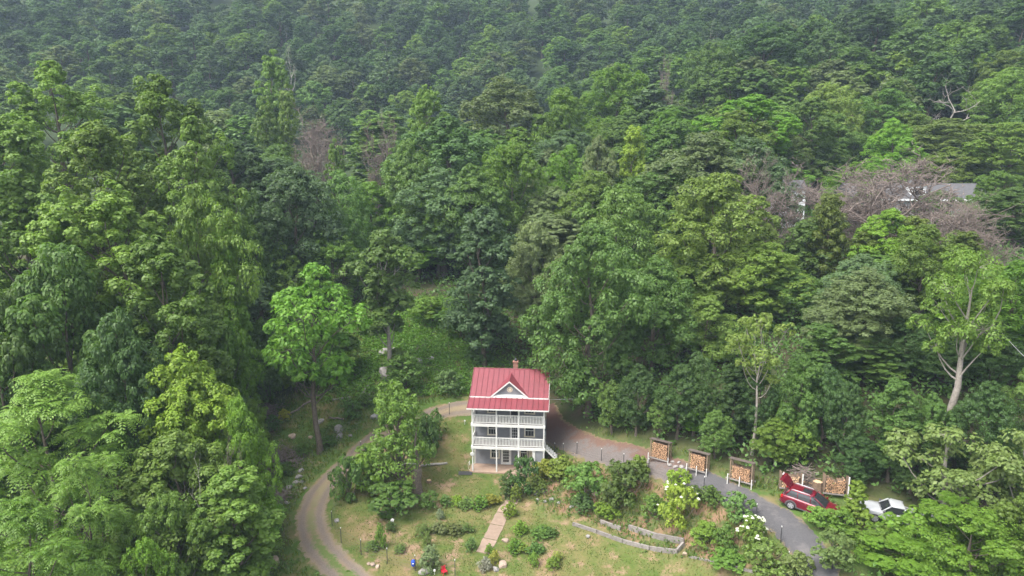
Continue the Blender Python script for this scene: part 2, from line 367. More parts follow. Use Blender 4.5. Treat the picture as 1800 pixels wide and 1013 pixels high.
# ------------------------------------------------------------------ the loop drive
def smooth_path(P, n):
    """Catmull-Rom through 2-D points, resampled"""
    P = np.array(P, float); P = np.vstack([2 * P[0] - P[1], P, 2 * P[-1] - P[-2]]); out = []
    for i in range(1, len(P) - 2):
        for t in np.linspace(0, 1, 14, endpoint=False):
            a, b, c, d = P[i - 1:i + 3]
            out.append(.5 * ((2 * b) + (-a + c) * t + (2 * a - 5 * b + 4 * c - d) * t * t + (-a + 3 * b - 3 * c + d) * t ** 3))
    out.append(P[-2]); out = np.array(out)
    s = np.concatenate([[0], np.cumsum(np.hypot(*np.diff(out, axis=0).T))]); q = np.linspace(0, s[-1], n)
    return np.stack([np.interp(q, s, out[:, 0]), np.interp(q, s, out[:, 1])], 1), s[-1]
def ribbon(name, P, widths, mat, lift, label, n=140, k=9):
    C, L = smooth_path(P, n); T = np.gradient(C, axis=0); T /= np.linalg.norm(T, axis=1)[:, None]; Nn = np.stack([T[:, 1], -T[:, 0]], 1)
    W = np.interp(np.linspace(0, 1, n), np.linspace(0, 1, len(widths)), widths); ac = np.linspace(-1, 1, k)
    jit = np.random.default_rng(5).normal(0, .07, (n, k)) * (np.abs(ac)[None] > .9)
    X = C[:, None, 0] + Nn[:, None, 0] * (ac[None] + jit) * W[:, None] / 2; Y = C[:, None, 1] + Nn[:, None, 1] * (ac[None] + jit) * W[:, None] / 2
    Z = terr_np(X, Y) + lift - .02 * (np.abs(np.abs(ac) - .5) < .2)[None] + np.zeros_like(X)
    F = [(i * k + j, i * k + j + 1, (i + 1) * k + j + 1, (i + 1) * k + j) for i in range(n - 1) for j in range(k - 1)]
    me = mesh_from(name, np.stack([X.ravel(), Y.ravel(), Z.ravel()], 1), F, mat, None, True)
    a = me.attributes.new('across', 'FLOAT', 'POINT'); a.data.foreach_set('value', np.tile(ac, n).astype(np.float32))
    a = me.attributes.new('along', 'FLOAT', 'POINT'); a.data.foreach_set('value', np.repeat(np.linspace(0, 1, n), k).astype(np.float32))
    tag(link(name, me), label, None, None, 'structure'); return C
def drive_mat(kind):
    m, t, b, o = new_mat(kind + '_surface')
    P, n1, n2, n3, grass, soil, lawn = ground_colour(t)
    ac = N(t, 'ShaderNodeAttribute', attribute_name='across').outputs['Fac']; al = N(t, 'ShaderNodeAttribute', attribute_name='along').outputs['Fac']
    fine = noise(t, 9, 5, .8, P); aa = mth(t, 'ABSOLUTE', ac)
    wob = mth(t, 'ADD', mth(t, 'MULTIPLY', mth(t, 'SUBTRACT', n2, .5), 1.0), mth(t, 'MULTIPLY', mth(t, 'SUBTRACT', n3, .5), .8))
    if kind == 'gravel':
        gv = mixc(t, ramp(t, fine, .32, .68), (.125, .10, .082), (.225, .185, .15))
        gv = mixc(t, ramp(t, n2, .40, .62), gv, mixc(t, ramp(t, fine, .3, .7), (.165, .11, .078), (.235, .165, .115)))
        rut = ramp(t, mth(t, 'ADD', mth(t, 'ABSOLUTE', mth(t, 'SUBTRACT', aa, .52)), mth(t, 'MULTIPLY', wob, .35)), .30, .08)
        gv = mixc(t, mth(t, 'MULTIPLY', rut, .8), mixc(t, .45, gv, (.23, .18, .115)), mixc(t, ramp(t, fine, .3, .7), (.115, .092, .077), (.20, .165, .138)))
        mid = mth(t, 'MULTIPLY', ramp(t, mth(t, 'ADD', aa, wob), .34, .10), ramp(t, al, .42, .80))
        c = mixc(t, mth(t, 'MULTIPLY', mid, .9), gv, mixc(t, ramp(t, n3, .3, .7), (.07, .135, .022), (.115, .14, .04)))
        mid2 = mth(t, 'MULTIPLY', ramp(t, mth(t, 'ADD', aa, wob), .34, .10), ramp(t, al, .80, .45))
        c = mixc(t, mth(t, 'MULTIPLY', mid2, .75), c, (.25, .20, .12))
        edge = ramp(t, mth(t, 'ADD', aa, wob), .80, .98)
        c = mixc(t, edge, c, lawn)
    else:
        asp = mixc(t, ramp(t, fine, .3, .7), (.066, .064, .067), (.098, .094, .096))
        asp = mixc(t, mth(t, 'MULTIPLY', ramp(t, n2, .52, .7), .5), asp, (.20, .18, .17))
        gv = mixc(t, ramp(t, fine, .3, .7), (.095, .078, .07), (.17, .15, .14))
        red = mixc(t, ramp(t, fine, .3, .7), (.10, .06, .045), (.17, .105, .08))
        gv = mixc(t, ramp(t, mth(t, 'ADD', n2, mth(t, 'MULTIPLY', ac, -.22)), .48, .62), gv, red)
        gv = mixc(t, ramp(t, al, .20, .06), gv, (.115, .062, .05))
        c = mixc(t, ramp(t, mth(t, 'ADD', al, mth(t, 'MULTIPLY', wob, .10)), .52, .60), gv, asp)
        edge = ramp(t, mth(t, 'ADD', aa, wob), .86, 1.02)
        c = mixc(t, mth(t, 'MULTIPLY', edge, .9), c, mixc(t, ramp(t, fine, .3, .7), (.22, .16, .10), (.13, .12, .05)))
    t.links.new(c, b.inputs['Base Color']); b.inputs['Roughness'].default_value = .9; b.inputs['Specular IOR Level'].default_value = .25
    bp = N(t, 'ShaderNodeBump'); bp.inputs['Distance'].default_value = .05; bp.inputs['Strength'].default_value = .6; t.links.new(fine, bp.inputs['Height']); t.links.new(bp.outputs[0], b.inputs['Normal'])
    return m
LEFTPX = [(835, 716), (800, 720), (755, 732), (700, 750), (650, 778), (610, 815), (570, 855), (549, 895), (548, 930), (566, 968), (606, 1008), (660, 1055)]
RIGHTPX = [(952, 716), (962, 740), (985, 766), (1040, 789), (1100, 803), (1150, 817), (1200, 836), (1255, 858), (1312, 880), (1362, 909), (1404, 945), (1432, 985), (1446, 1040)]
gl = gpts(LEFTPX); gr = gpts(RIGHTPX)
DL = ribbon('gravel_drive', gl, [2.3, 2.3, 2.4, 2.6, 2.8, 2.9, 2.9, 2.9], drive_mat('gravel'), .045, 'rutted gravel drive curving left of the house with grass between wheel tracks')
DR = ribbon('asphalt_drive', gr, [3.2, 3.2, 2.9, 2.8, 2.7, 2.6, 2.6, 2.7], drive_mat('asphalt'), .05, 'grey drive running from behind the house past the firewood racks')
def near_drive(x, y):
    D = np.vstack([DL, DR]); return np.sqrt(((np.stack([x, y], 1)[:, None] - D[None]) ** 2).sum(-1)).min(1)

# ------------------------------------------------------------------ garden path: concrete slabs
PATHPX = [(893, 836), (898, 850), (903, 868), (899, 884), (886, 899), (877, 917), (868, 936), (858, 956), (848, 974)]
pp, Lp = smooth_path(gpts(PATHPX), 160)
path = thing('garden_path', 'narrow tan concrete garden path leading down from the patio', None, (pp[0, 0], pp[0, 1], terr(*pp[0]))); path['kind'] = 'structure'
i = 0; rng = random.Random(3)
cuts = [0, 14, 30, 46, 60, 84, 108, 134, 159]
for a, b in zip(cuts[:-1], cuts[1:]):
    ring = []
    for j in np.linspace(a, b - 1.2, 5):
        c = np.array([np.interp(j, range(160), pp[:, 0]), np.interp(j, range(160), pp[:, 1])])
        d = pp[min(int(j) + 2, 159)] - pp[max(int(j) - 2, 0)]; d /= np.linalg.norm(d); nn = np.array([d[1], -d[0]]); hw = (.36 if j < 50 else .62) + rng.uniform(-.05, .05)
        pts = []
        for s, dz in ((-1, -.05), (-1, .05), (1, .05), (1, -.05)):
            q = c + nn * s * hw * (1.0 if dz < 0 else .97); pts.append((q[0] - pp[0, 0], q[1] - pp[0, 1], terr(*q) + dz - terr(*pp[0])))
        ring.append(pts)
    MB().loft(ring).build('slab', M['path'], path)
# ------------------------------------------------------------------ plants
def unit(rng, n):
    v = rng.normal(size=(n, 3)); return v / np.linalg.norm(v, axis=1)[:, None]
def nrm(v): return v / np.maximum(np.linalg.norm(v, axis=-1, keepdims=True), 1e-9)
def leaf_quads(P, Nn, L, W, rng, T=None, fold=.18):
    n = len(P); Nn = nrm(Nn)
    if T is None: T = unit(rng, n)
    T = nrm(T - Nn * (T * Nn).sum(1)[:, None]); B = np.cross(Nn, T)
    s = rng.uniform(.7, 1.25, n)[:, None]; L = L * s; W = W * s
    return np.stack([P - T * L * .5, P + B * W * .5 + Nn * W * fold, P + T * L * .5, P - B * W * .5 + Nn * W * fold], 1)
def fib(n, rng, lo=-1.):
    i = np.arange(n) + .5; z = 1 - i / n * (1 - lo); a = i * 2.399963 + rng.uniform(0, 6.28); r = np.sqrt(np.maximum(0, 1 - z * z))
    return np.stack([r * np.cos(a), r * np.sin(a), z], 1)
def clump_leaves(C, r, outdir, nleaf, L, W, rng, flat=.75, up=.45, droop=0., nr=.36):
    """a puff of leaves round each clump centre C (m,3) of radius r (m,)"""
    m = len(C); idx = np.repeat(np.arange(m), nleaf); n = len(idx)
    d = unit(rng, n) + outdir[idx] * .55 + np.array([0, 0, .25]); d = nrm(d)
    rr = r[idx] * rng.uniform(.35, 1.0, n) ** .6
    P = C[idx] + d * rr[:, None] * np.array([1, 1, flat])
    Nn = d * .65 + np.array([0, 0, up]) + unit(rng, n) * nr
    T = None
    if droop: T = d * .6 + np.array([0, 0, -droop]) + unit(rng, n) * .35
    return leaf_quads(P, Nn, L, W, rng, T)
def frond_leaves(C, outdir, rng, nf, fl, L, W):
    """rosettes of arching feather leaves"""
    out = []
    for c, od in zip(C, outdir):
        a0 = rng.uniform(0, 6.28)
        for k in range(nf):
            a = a0 + k * 6.283 / nf + rng.normal(0, .25); el = rng.uniform(-.1, .9)
            d = np.array([math.cos(a) * math.cos(el), math.sin(a) * math.cos(el), math.sin(el)]) + od * .25; d /= np.linalg.norm(d)
            f = fl * rng.uniform(.7, 1.2); s = np.linspace(.2, 1, 6)
            pts = c + d * (s * f)[:, None]; pts[:, 2] -= .55 * f * s ** 2
            tan = nrm(np.gradient(pts, axis=0)); side = nrm(np.cross(tan, [0, 0, 1.])); nn = nrm(np.cross(side, tan))
            for sg in (-1, 1):
                lw = L * np.array([.8, 1, 1.05, 1, .85, .6])[:, None]
                tip = pts + side * sg * lw + tan * lw * .35 - np.array([0, 0, 1.]) * lw * .25
                mid = (pts + tip) / 2; b = tan * W * .5
                out.append(np.stack([pts, mid + b + nn * .02, tip, mid - b + nn * .02], 1))
    return np.concatenate(out)
def limb(mb, a, b, r0, r1, rng, sag=.12, n=5, sides=5):
    a, b = np.array(a, float), np.array(b, float); L = np.linalg.norm(b - a); k = rng.normal(0, .06, 3) * L; k[2] -= sag * L
    t = np.linspace(0, 1, n)[:, None]; P = a * (1 - t) + b * t + k * (4 * t * (1 - t))
    mb.tube(P, list(np.linspace(r0, r1, n)), sides, cap=False)

KINDS = {}
def crown(name, seed, H=20., base=.22, Rr=5.5, nl=18, prof=None, lobe=.36, el=1.0, ncl=15, clr=.36, nleaf=70, L=.34, W=.24, trunkr=.28, up=.45, low=-.45, inner=.75,
          bark='bark', fronds=0, twigs=False, droop=0., spike=0., lean=(0, 0), jag=.25, forks=0, bare=.0, nr=.36):
    """a broadleaf tree: tapered trunk and limbs, crown of lobes > clumps > leaves. Returns (trunk mesh, crown mesh, H, R)"""
    rng = np.random.default_rng(seed)
    prof = prof or (lambda t: math.sin(math.pi * (.16 + .80 * t)) ** .7)
    hb = base * H; lob = []
    for i in range(nl):
        t = (i + .5) / nl; t = min(.97, max(.02, t + rng.normal(0, .03))); a = i * 2.39996 + rng.normal(0, .35) + seed
        pr = prof(t); rad = Rr * pr * rng.uniform(.45, inner) * (1 if t < .9 else .3); lr = Rr * lobe * rng.uniform(1 - jag, 1 + jag) * (.62 + .38 * pr)
        lob.append((np.array([rad * math.cos(a) + lean[0] * t, rad * math.sin(a) + lean[1] * t, hb + (H - hb) * (.06 + .86 * t) + rng.normal(0, .02 * H)]), lr))
    mb = MB(); rt = trunkr
    top = lob[-1][0]; path = [np.array([0, 0, -.8])]
    for s in (.06, .2, .4, .6, .8, .95): path.append(np.array([top[0] * s * .6 + rng.normal(0, .012 * H) * (s > .1), top[1] * s * .6 + rng.normal(0, .012 * H) * (s > .1), s * .95 * top[2]]))
    mb.tube(path, [rt * 1.7, rt * 1.15, rt, rt * .8, rt * .58, rt * .35, rt * .12], 9, cap=False)
    pz = np.array([p[2] for p in path]); px_ = np.array([p[0] for p in path]); py_ = np.array([p[1] for p in path])
    Cs, Rs, Od = [], [], []
    for c, lr in lob:
        z0 = max(hb * .75, c[2] - rng.uniform(.5, .9) * math.hypot(c[0], c[1]) - .08 * H); z0 = min(z0, .9 * H)
        a = (np.interp(z0, pz, px_), np.interp(z0, pz, py_), z0); limb(mb, a, c, rt * .38 * (1.15 - z0 / H), .035, rng)
        d = fib(ncl, rng, low); d = nrm(d + rng.normal(0, .16, d.shape))
        sc = np.array([1, 1, el]) * lr
        cc = c + d * sc * rng.uniform(.62, 1.02, (ncl, 1)); rr = lr * clr * rng.uniform(.7, 1.3, ncl)
        if spike:
            tip = np.clip((cc[:, 2] - c[2]) / (lr * el), -1, 1); cc[:, :2] = c[:2] + (cc[:, :2] - c[:2]) * (1 - spike * np.clip(tip, 0, 1))[:, None]; rr *= 1 - .4 * spike * np.clip(tip, 0, 1)
        keep = rng.uniform(size=ncl) > bare
        Cs.append(cc[keep]); Rs.append(rr[keep]); Od.append(d[keep])
        if twigs:
            for q in cc[keep]: limb(mb, c, q, .03, .012, rng, .05, 3, 3)
    Cs, Rs, Od = np.concatenate(Cs), np.concatenate(Rs), np.concatenate(Od)
    if fronds: Q = frond_leaves(Cs, Od, rng, fronds, Rr * lobe * clr * 1.45, L, W)
    else: Q = clump_leaves(Cs, Rs, Od, nleaf, L, W, rng, .8, up, droop, nr)
    zt = np.percentile(Q[..., 2], 99.9); rr_ = np.percentile(np.hypot(Q[..., 0], Q[..., 1]), 97)
    KINDS[name] = (mesh_from(name + '_trunk', mb.V, mb.F, M[bark], None, True), quads_mesh(name + '_crown', Q, M['leaf']), zt, rr_)

poplar_prof = lambda t: 1.0 - .25 * t if t < .7 else (.825 - (t - .7) * 1.5)
flat_prof = lambda t: (.45 + .6 * t) if t < .75 else 1.0 - (t - .75) * 2.0
col_prof = lambda t: .75 + .3 * math.sin(math.pi * t) - .35 * t
for s in range(4): crown('poplar%d' % s, 11 + s, H=24, base=.10, Rr=5.0, nl=44, prof=poplar_prof, lobe=.25, el=1.5, ncl=12, clr=.46, nleaf=90, L=.265, W=.22, spike=.35, up=.4, inner=1.12, jag=.4, trunkr=.33, low=-.6)
for s in range(4): crown('oak%d' % s, 31 + s, H=18, base=.18, Rr=6.2, nl=24, lobe=.33, ncl=17, clr=.38, nleaf=80, L=.30, W=.22, up=.5, trunkr=.34)
for s in range(4): crown('walnut%d' % s, 51 + s, H=19, base=.14, Rr=6.0, nl=22, lobe=.34, el=1.15, ncl=18, clr=.42, nleaf=84, L=.32, W=.19, up=.35, droop=.35, jag=.4, trunkr=.32, low=-.7, inner=.95)
for s in range(3): crown('ash%d' % s, 71 + s, H=19, base=.34, Rr=5.2, nl=20, prof=flat_prof, lobe=.30, el=.85, ncl=13, clr=.44, nleaf=62, L=.36, W=.18, up=.55, droop=.2, jag=.45, trunkr=.24, inner=1.0, twigs=True)
for s in range(3): crown('column%d' % s, 91 + s, H=20, base=.10, Rr=3.4, nl=24, prof=col_prof, lobe=.42, el=1.0, ncl=14, clr=.42, nleaf=74, L=.31, W=.22, up=.4, jag=.35, trunkr=.24, inner=.85, low=-.6)
for s in range(3): crown('frond%d' % s, 111 + s, H=17, base=.20, Rr=5.8, nl=30, prof=None, lobe=.24, el=.6, ncl=9, clr=.50, nleaf=1, L=.22, W=.12, fronds=12, jag=.45, trunkr=.26, inner=1.0, low=-.3)
for s in range(2): crown('sparse%d' % s, 131 + s, H=16, base=.42, Rr=4.0, nl=12, prof=flat_prof, lobe=.30, el=.55, ncl=9, clr=.50, nleaf=34, L=.42, W=.22, up=.6, jag=.5, trunkr=.17, inner=1.1, twigs=True, bark='bark_pale', bare=.15)
crown('bigfork', 145, H=20, base=.52, Rr=5.6, nl=18, prof=flat_prof, lobe=.30, el=.75, ncl=12, clr=.46, nleaf=56, L=.34, W=.17, up=.5, jag=.5, trunkr=.42, inner=1.05, twigs=True, bark='bark_pale', droop=.2)
crown('gnarly0', 141, H=10, base=.25, Rr=6.5, nl=18, prof=flat_prof, lobe=.26, el=.55, ncl=11, clr=.46, nleaf=38, L=.42, W=.28, up=.55, jag=.5, trunkr=.36, inner=1.05, twigs=True, bark='bark_pale', bare=.2, droop=.25)
for s in range(2): crown('vine%d' % s, 151 + s, H=18, base=.02, Rr=2.6, nl=22, prof=lambda t: .75 + .4 * math.sin(9 * t) * (1 - t), lobe=.50, el=1.3, ncl=13, clr=.38, nleaf=46, L=.36, W=.30, up=.2, droop=.5, jag=.5, trunkr=.26, low=-.8, bark='deadwood')
# lighter models for the far slope
for s in range(4): crown('far_round%d' % s, 171 + s, H=18, base=.12, Rr=5.4, nl=22, lobe=.34, ncl=11, clr=.42, nleaf=40, L=.48, W=.38, up=.42, jag=.3, inner=.78, nr=.2)
for s in range(3): crown('far_tall%d' % s, 181 + s, H=21, base=.12, Rr=4.2, nl=17, prof=poplar_prof, lobe=.34, el=1.3, ncl=12, clr=.44, nleaf=40, L=.48, W=.38, nr=.2, spike=.35, up=.4)
crown('dome0', 191, H=16, base=.58, Rr=4.6, nl=20, lobe=.32, ncl=15, clr=.40, nleaf=60, L=.30, W=.20, up=.55, trunkr=.22, low=-.3)
# shrubs
crown('shrub0', 201, H=2.2, base=.02, Rr=1.3, nl=9, lobe=.48, ncl=10, clr=.42, nleaf=30, L=.19, W=.12, trunkr=.05, jag=.3, low=-.6)
crown('shrub1', 202, H=2.0, base=.02, Rr=1.2, nl=10, lobe=.42, el=1.3, ncl=9, clr=.45, nleaf=30, L=.20, W=.10, trunkr=.05, jag=.45, low=-.6)
crown('shrub2', 203, H=2.6, base=.03, Rr=1.4, nl=11, lobe=.40, el=.8, ncl=9, clr=.45, nleaf=30, L=.22, W=.13, trunkr=.06, jag=.45, inner=1.0, low=-.5)
crown('sapling0', 204, H=4.5, base=.15, Rr=1.7, nl=13, lobe=.40, el=.8, ncl=9, clr=.45, nleaf=26, L=.28, W=.16, trunkr=.07, jag=.45, inner=1.0, low=-.5)
crown('cone0', 205, H=4.5, base=.04, Rr=1.5, nl=15, prof=lambda t: 1.05 - .85 * t, lobe=.36, el=1.2, ncl=9, clr=.45, nleaf=32, L=.22, W=.14, trunkr=.07, jag=.35, low=-.6, spike=.4)

def bare_tree(name, seed, H=17., R=5., lev=5, mat='deadwood', nk=(6, 4, 4, 3), upw=.25, r0=.22, fork=.35, spread=.9, curl=.18):
    rng = np.random.default_rng(seed); mb = MB()
    def grow_(p, d, L, r, l):
        n = 5 if l < 2 else (4 if l < 4 else 3); pts = [p]; dd = d.copy()
        for i in range(n - 1):
            dd = dd + rng.normal(0, curl, 3) + np.array([0, 0, upw * (.25 if l else .1)]); dd /= np.linalg.norm(dd); pts.append(pts[-1] + dd * L / (n - 1))
        mb.tube(pts, list(np.linspace(r, r * (.45 if l < lev - 1 else .3), n)), (8, 6, 4, 3, 3, 3)[l], cap=False)
        if l + 1 >= lev: return
        for k in range(nk[min(l, len(nk) - 1)]):
            f = rng.uniform(fork if l == 0 else .3, 1.0); j = f * (n - 1); i0 = min(int(j), n - 2); q = pts[i0] * (1 - (j - i0)) + pts[i0 + 1] * (j - i0)
            a = rng.uniform(0, 6.28); o = np.array([math.cos(a), math.sin(a), rng.uniform(-.1, .6)]); nd = nrm(dd * (1 - spread * .5) + o * spread)
            grow_(q, nd, L * rng.uniform(.45, .72), r * (1 - .55 * f) * .55 + .014, l + 1)
    grow_(np.array([0, 0, -.6]), np.array([rng.normal(0, .05), rng.normal(0, .05), 1.]), H * .62, r0, 0)
    V = np.array(mb.V); zt = np.percentile(V[:, 2], 99.9); rr = np.percentile(np.hypot(V[:, 0], V[:, 1]), 97)
    KINDS[name] = (mesh_from(name, mb.V, mb.F, M[mat], None, True), None, zt, rr)
bare_tree('dead0', 301, 13, 5, 6, nk=(8, 5, 4, 4, 3), fork=.2, spread=.95, upw=.35)
bare_tree('dead1', 302, 12, 6, 6, nk=(10, 6, 5, 4, 3), fork=.12, spread=1.05, upw=.15, curl=.22)
bare_tree('snag0', 303, 14, 4, 4, 'deadwood_pale', nk=(6, 3, 3), fork=.4, spread=.8, r0=.26, curl=.25)
bare_tree('snag1', 304, 15, 3, 4, 'bark_pale', nk=(5, 3, 3), fork=.5, spread=.6, r0=.16)

def pine(name, seed, H=10., R=3.):
    rng = np.random.default_rng(seed); mb = MB(); mb.tube([(0, 0, -.5), (.1, 0, .3 * H), (.15, .1, .7 * H), (.1, .1, .97 * H)], [.2, .15, .08, .02], 7, cap=False); Q = []
    for i in range(60):
        t = .22 + .76 * i / 60; z = t * H; a = i * 2.4; L = R * (1.12 - t) ** .75 * rng.uniform(.7, 1.15); e = np.array([math.cos(a) * L, math.sin(a) * L, z + L * .18])
        limb(mb, (.1, .05, z), e, .035, .012, rng, .05, 4, 4); m = int(5 + 6 * L / R)
        s = rng.uniform(.35, 1.05, m)[:, None]; C = np.array([.1, .05, z]) * (1 - s) + e * s + rng.normal(0, .13, (m, 3))
        Q.append(clump_leaves(C, np.full(m, .42), np.tile([0, 0, .6], (m, 1)), 40, .34, .10, rng, .7, .3))
    Q = np.concatenate(Q); KINDS[name] = (mesh_from(name + '_t', mb.V, mb.F, M['bark'], None, True), quads_mesh(name + '_c', Q, M['leaf']), Q[..., 2].max(), np.percentile(np.hypot(Q[..., 0], Q[..., 1]), 97))
pine('pine0', 401); pine('pine1', 402, 10, 3.6)

TREES = []      # (object, descriptor)
def plant(kind, name, loc, h, r, color, label, cat='tree', group=None, rz=None, tilt=(0, 0), skew=1.0):
    tm, cm, H0, R0 = KINDS[kind]; sz = h / H0; sr = r / R0
    rz = random.Random(hash((round(loc[0], 2), round(loc[1], 2)))).uniform(0, 6.28) if rz is None else rz
    o = thing(name, label, cat, loc, rz, group, rot=(tilt[0], tilt[1], rz)); o.scale = (sr * skew, sr / skew, sz)
    if cm is None: link('trunk', tm, o)                       # leafless: trunk and branches
    else: link('trunk' if cat == 'tree' else 'stem', tm, o); link('crown' if cat == 'tree' else 'foliage', cm, o, color=color)
    return o
# ------------------------------------------------------------------ the grey three-storey house with red metal roof
HO = at_z(892, 831, 0.0); HO = Vector((HO.x + .05, HO.y - .1, 0))
house = thing('farmhouse', 'grey three-storey house with red metal roof and white double balconies', 'house', HO, R_(-5))
WL, WR, YF, YB = -3.62, 3.62, 1.75, 7.35; EZ = 7.62; RY = (YF + YB) / 2; RZ = 9.60
FL1, FL2 = 2.80, 5.22                                     # balcony floor levels
wall = MB().prism([(WL, YF, -.4), (WR, YF, -.4), (WR, YF, EZ), (WL, YF, EZ)], (0, .12, 0)).build('front_wall', M['siding'], house)
def side_wall(x, sx, nm):
    return MB().prism([(x, YF + .13, -.4), (x, YB, -.4), (x, YB, EZ), (x, RY, RZ - .05), (x, YF + .13, EZ)], (sx * -.12, 0, 0)).build(nm, M['siding'], house)
side_wall(WL, -1, 'side_wall'); side_wall(WR, 1, 'side_wall'); bx('rear_wall', M['siding'], house, WL + .13, WR - .13, YB - .12, YB, -.4, EZ)
for x0, x1 in ((WL - .03, WL + .10), (WR - .10, WR + .03)): bx('corner_board', M['white'], house, x0, x1, YF - .03, YF + .01, 0, EZ - .02)
# main roof: standing-seam panels, the valley cut where the front gable meets it
GXC, GHW, GAZ, GY0 = .02, 1.95, 9.28, YF - .30            # front gable: centre, half width, apex height, front of its roof
EY = YF - .38; EYB = YB + .38; slope = (RZ - EZ) / (RY - EY)
rz_main = lambda y: EZ + (y - EY) * slope if y <= RY else EZ + (EYB - y) * slope
gz = lambda x: GAZ - abs(x - GXC) * (GAZ - EZ - .0) / GHW
roof = link('main_roof', None, house)
MB().prism([(-3.97, EY + .03, EZ - .06), (-3.97, RY, RZ - .06), (-3.97, EYB - .03, EZ - .06), (-3.97, EYB - .03, EZ - .10), (-3.97, RY, RZ - .16), (-3.97, EY + .03, EZ - .10)], (7.94, 0, 0)).build('roof_deck', M['white'], roof)
xs = np.linspace(-4.02, 4.02, 16)
def seam_panel(poly, seam_a, seam_b, nrm_, name='panel', par=None):
    mb = MB(); n = Vector(nrm_).normalized(); mb.prism(poly, n * .025)
    a, b = Vector(seam_a), Vector(seam_b); d = (b - a).normalized(); s = d.cross(n) * .024
    mb.prism([a - s + n * .026, a + s + n * .026, b + s + n * .026, b - s + n * .026], n * .065)
    return mb.build(name, M['roof'], par)
nf = (0, -slope, 1); nb = (0, slope, 1)
def ylow(x):
    if abs(x - GXC) >= GHW: return EY
    return min(RY - .02, EY + (gz(x) - EZ) / slope)
for x0, x1 in zip(xs[:-1], xs[1:]):
    pts = [x for x in (x0, GXC - GHW, GXC, GXC + GHW, x1) if x0 <= x <= x1]
    low = [(x, ylow(x), rz_main(ylow(x))) for x in pts]
    seam_panel(low + [(x1, RY, RZ), (x0, RY, RZ)], low[0], (x0, RY, RZ), nf, par=roof)
    seam_panel([(x0, RY, RZ), (x1, RY, RZ), (x1, EYB, EZ), (x0, EYB, EZ)], (x0, EYB, EZ), (x0, RY, RZ), nb, par=roof)
MB().tube([(-4.03, RY, RZ + .04), (4.03, RY, RZ + .04)], .05, 6).build('ridge_cap', M['roof'], roof)
for a, b in ((-4.0, GXC - GHW + .12), (GXC + GHW - .12, 4.0)): bx('eave_board', M['white'], roof, a, b, EY - .05, EY - .012, EZ - .15, EZ + .012)
for s in (-1, 1):
    for y0, z0, y1, z1 in ((EY - .04, EZ, RY, RZ), (EYB + .04, EZ, RY, RZ)):
        MB().prism([(s * 4.028, y0, z0 - .14), (s * 4.028, y1, z1 - .14), (s * 4.028, y1, z1 + .01), (s * 4.028, y0, z0 + .01)], (s * .03, 0, 0)).build('rake_board', M['white'], roof)
# front gable
gable = link('front_gable', None, house)
MB().prism([(GXC - GHW + .22, YF - .02, EZ - .25), (GXC + GHW - .22, YF - .02, EZ - .25), (GXC + GHW - .22, YF - .02, EZ + .03), (GXC, YF - .02, GAZ - .12), (GXC - GHW + .22, YF - .02, EZ + .03)], (0, .10, 0)).build('gable_wall', M['siding'], gable)
gs = (GAZ - EZ) / GHW
for s in (-1, 1):
    n = Vector((s * gs, 0, 1)).normalized()
    cuts = np.linspace(0, 1, 4)
    for t0, t1 in zip(cuts[:-1], cuts[1:]):
        def E(t, y): return Vector((GXC + s * GHW * (1.05 - 1.05 * t), y, GAZ - gs * GHW * (1.05 - 1.05 * t)))
        # strips run up the slope, from the front edge back to the valley
        yv = lambda t: min(RY - .03, EY + max(0, (GAZ - gs * GHW * (1.05 - 1.05 * t) - EZ)) / slope) + .05
        f0, f1, b1, b0 = E(t0, GY0), E(t1, GY0), E(t1, max(GY0 + .05, yv(t1))), E(t0, max(GY0 + .05, yv(t0)))
        MB().prism([f0, f1, b1, b0] if s < 0 else [f1, f0, b0, b1], n * .03).build('panel', M['roof'], gable)
    a = Vector((GXC, GY0 - .03, GAZ + .02)); b = Vector((GXC + s * GHW * 1.06, GY0 - .03, EZ - .09)); dn = Vector((0, 0, -.17))
    MB().prism([a, b, b + dn, a + dn], (0, .035, 0)).build('rake_board', M['white'], gable)
MB().tube([(GXC, GY0 - .03, GAZ + .05), (GXC, RY - .3, GAZ + .05)], .045, 6).build('ridge_cap', M['roof'], gable)
orn = MB(); orn.tube([(GXC + .02, YF - .06, 8.32), (GXC + .02, YF - .021, 8.32)], .29, 14); med = orn.build('medallion', M['cream'], gable)
mr = MB()
for k in range(8):
    a = k * math.pi / 4; mr.tube([(GXC + .02 + .19 * math.cos(a), YF - .085, 8.32 + .19 * math.sin(a)), (GXC + .02 + .19 * math.cos(a), YF - .061, 8.32 + .19 * math.sin(a))], .055, 6)
mr.build('rosette', M['patio'], med)
# chimney
ch = link('chimney', None, house); hx, hy, hz0 = .38, RY + .28, RZ - .55
for i in range(13):
    o_ = .005 if i % 2 else 0
    for k, (x0, x1, y0, y1) in enumerate(((-.25, .0, -.25, -.02), (.003, .25, -.25, -.02), (-.25, -.03, -.017, .25), (-.027, .25, -.017, .25))):
        bx('brick', M['brick'], ch, hx + x0 - o_, hx + x1 + o_, hy + y0 - o_, hy + y1 + o_, hz0 + i * .098, hz0 + i * .098 + .09)
bx('chimney_cap', M['brick'], ch, hx - .30, hx + .30, hy - .30, hy + .30, hz0 + 1.275, hz0 + 1.35)
MB().tube([(hx, hy, hz0 + 1.35), (hx, hy, hz0 + 1.56), (hx, hy, hz0 + 1.565), (hx, hy, hz0 + 1.66)], [.11, .11, .19, .02], 8).build('flue', M['metal_dark'], ch)
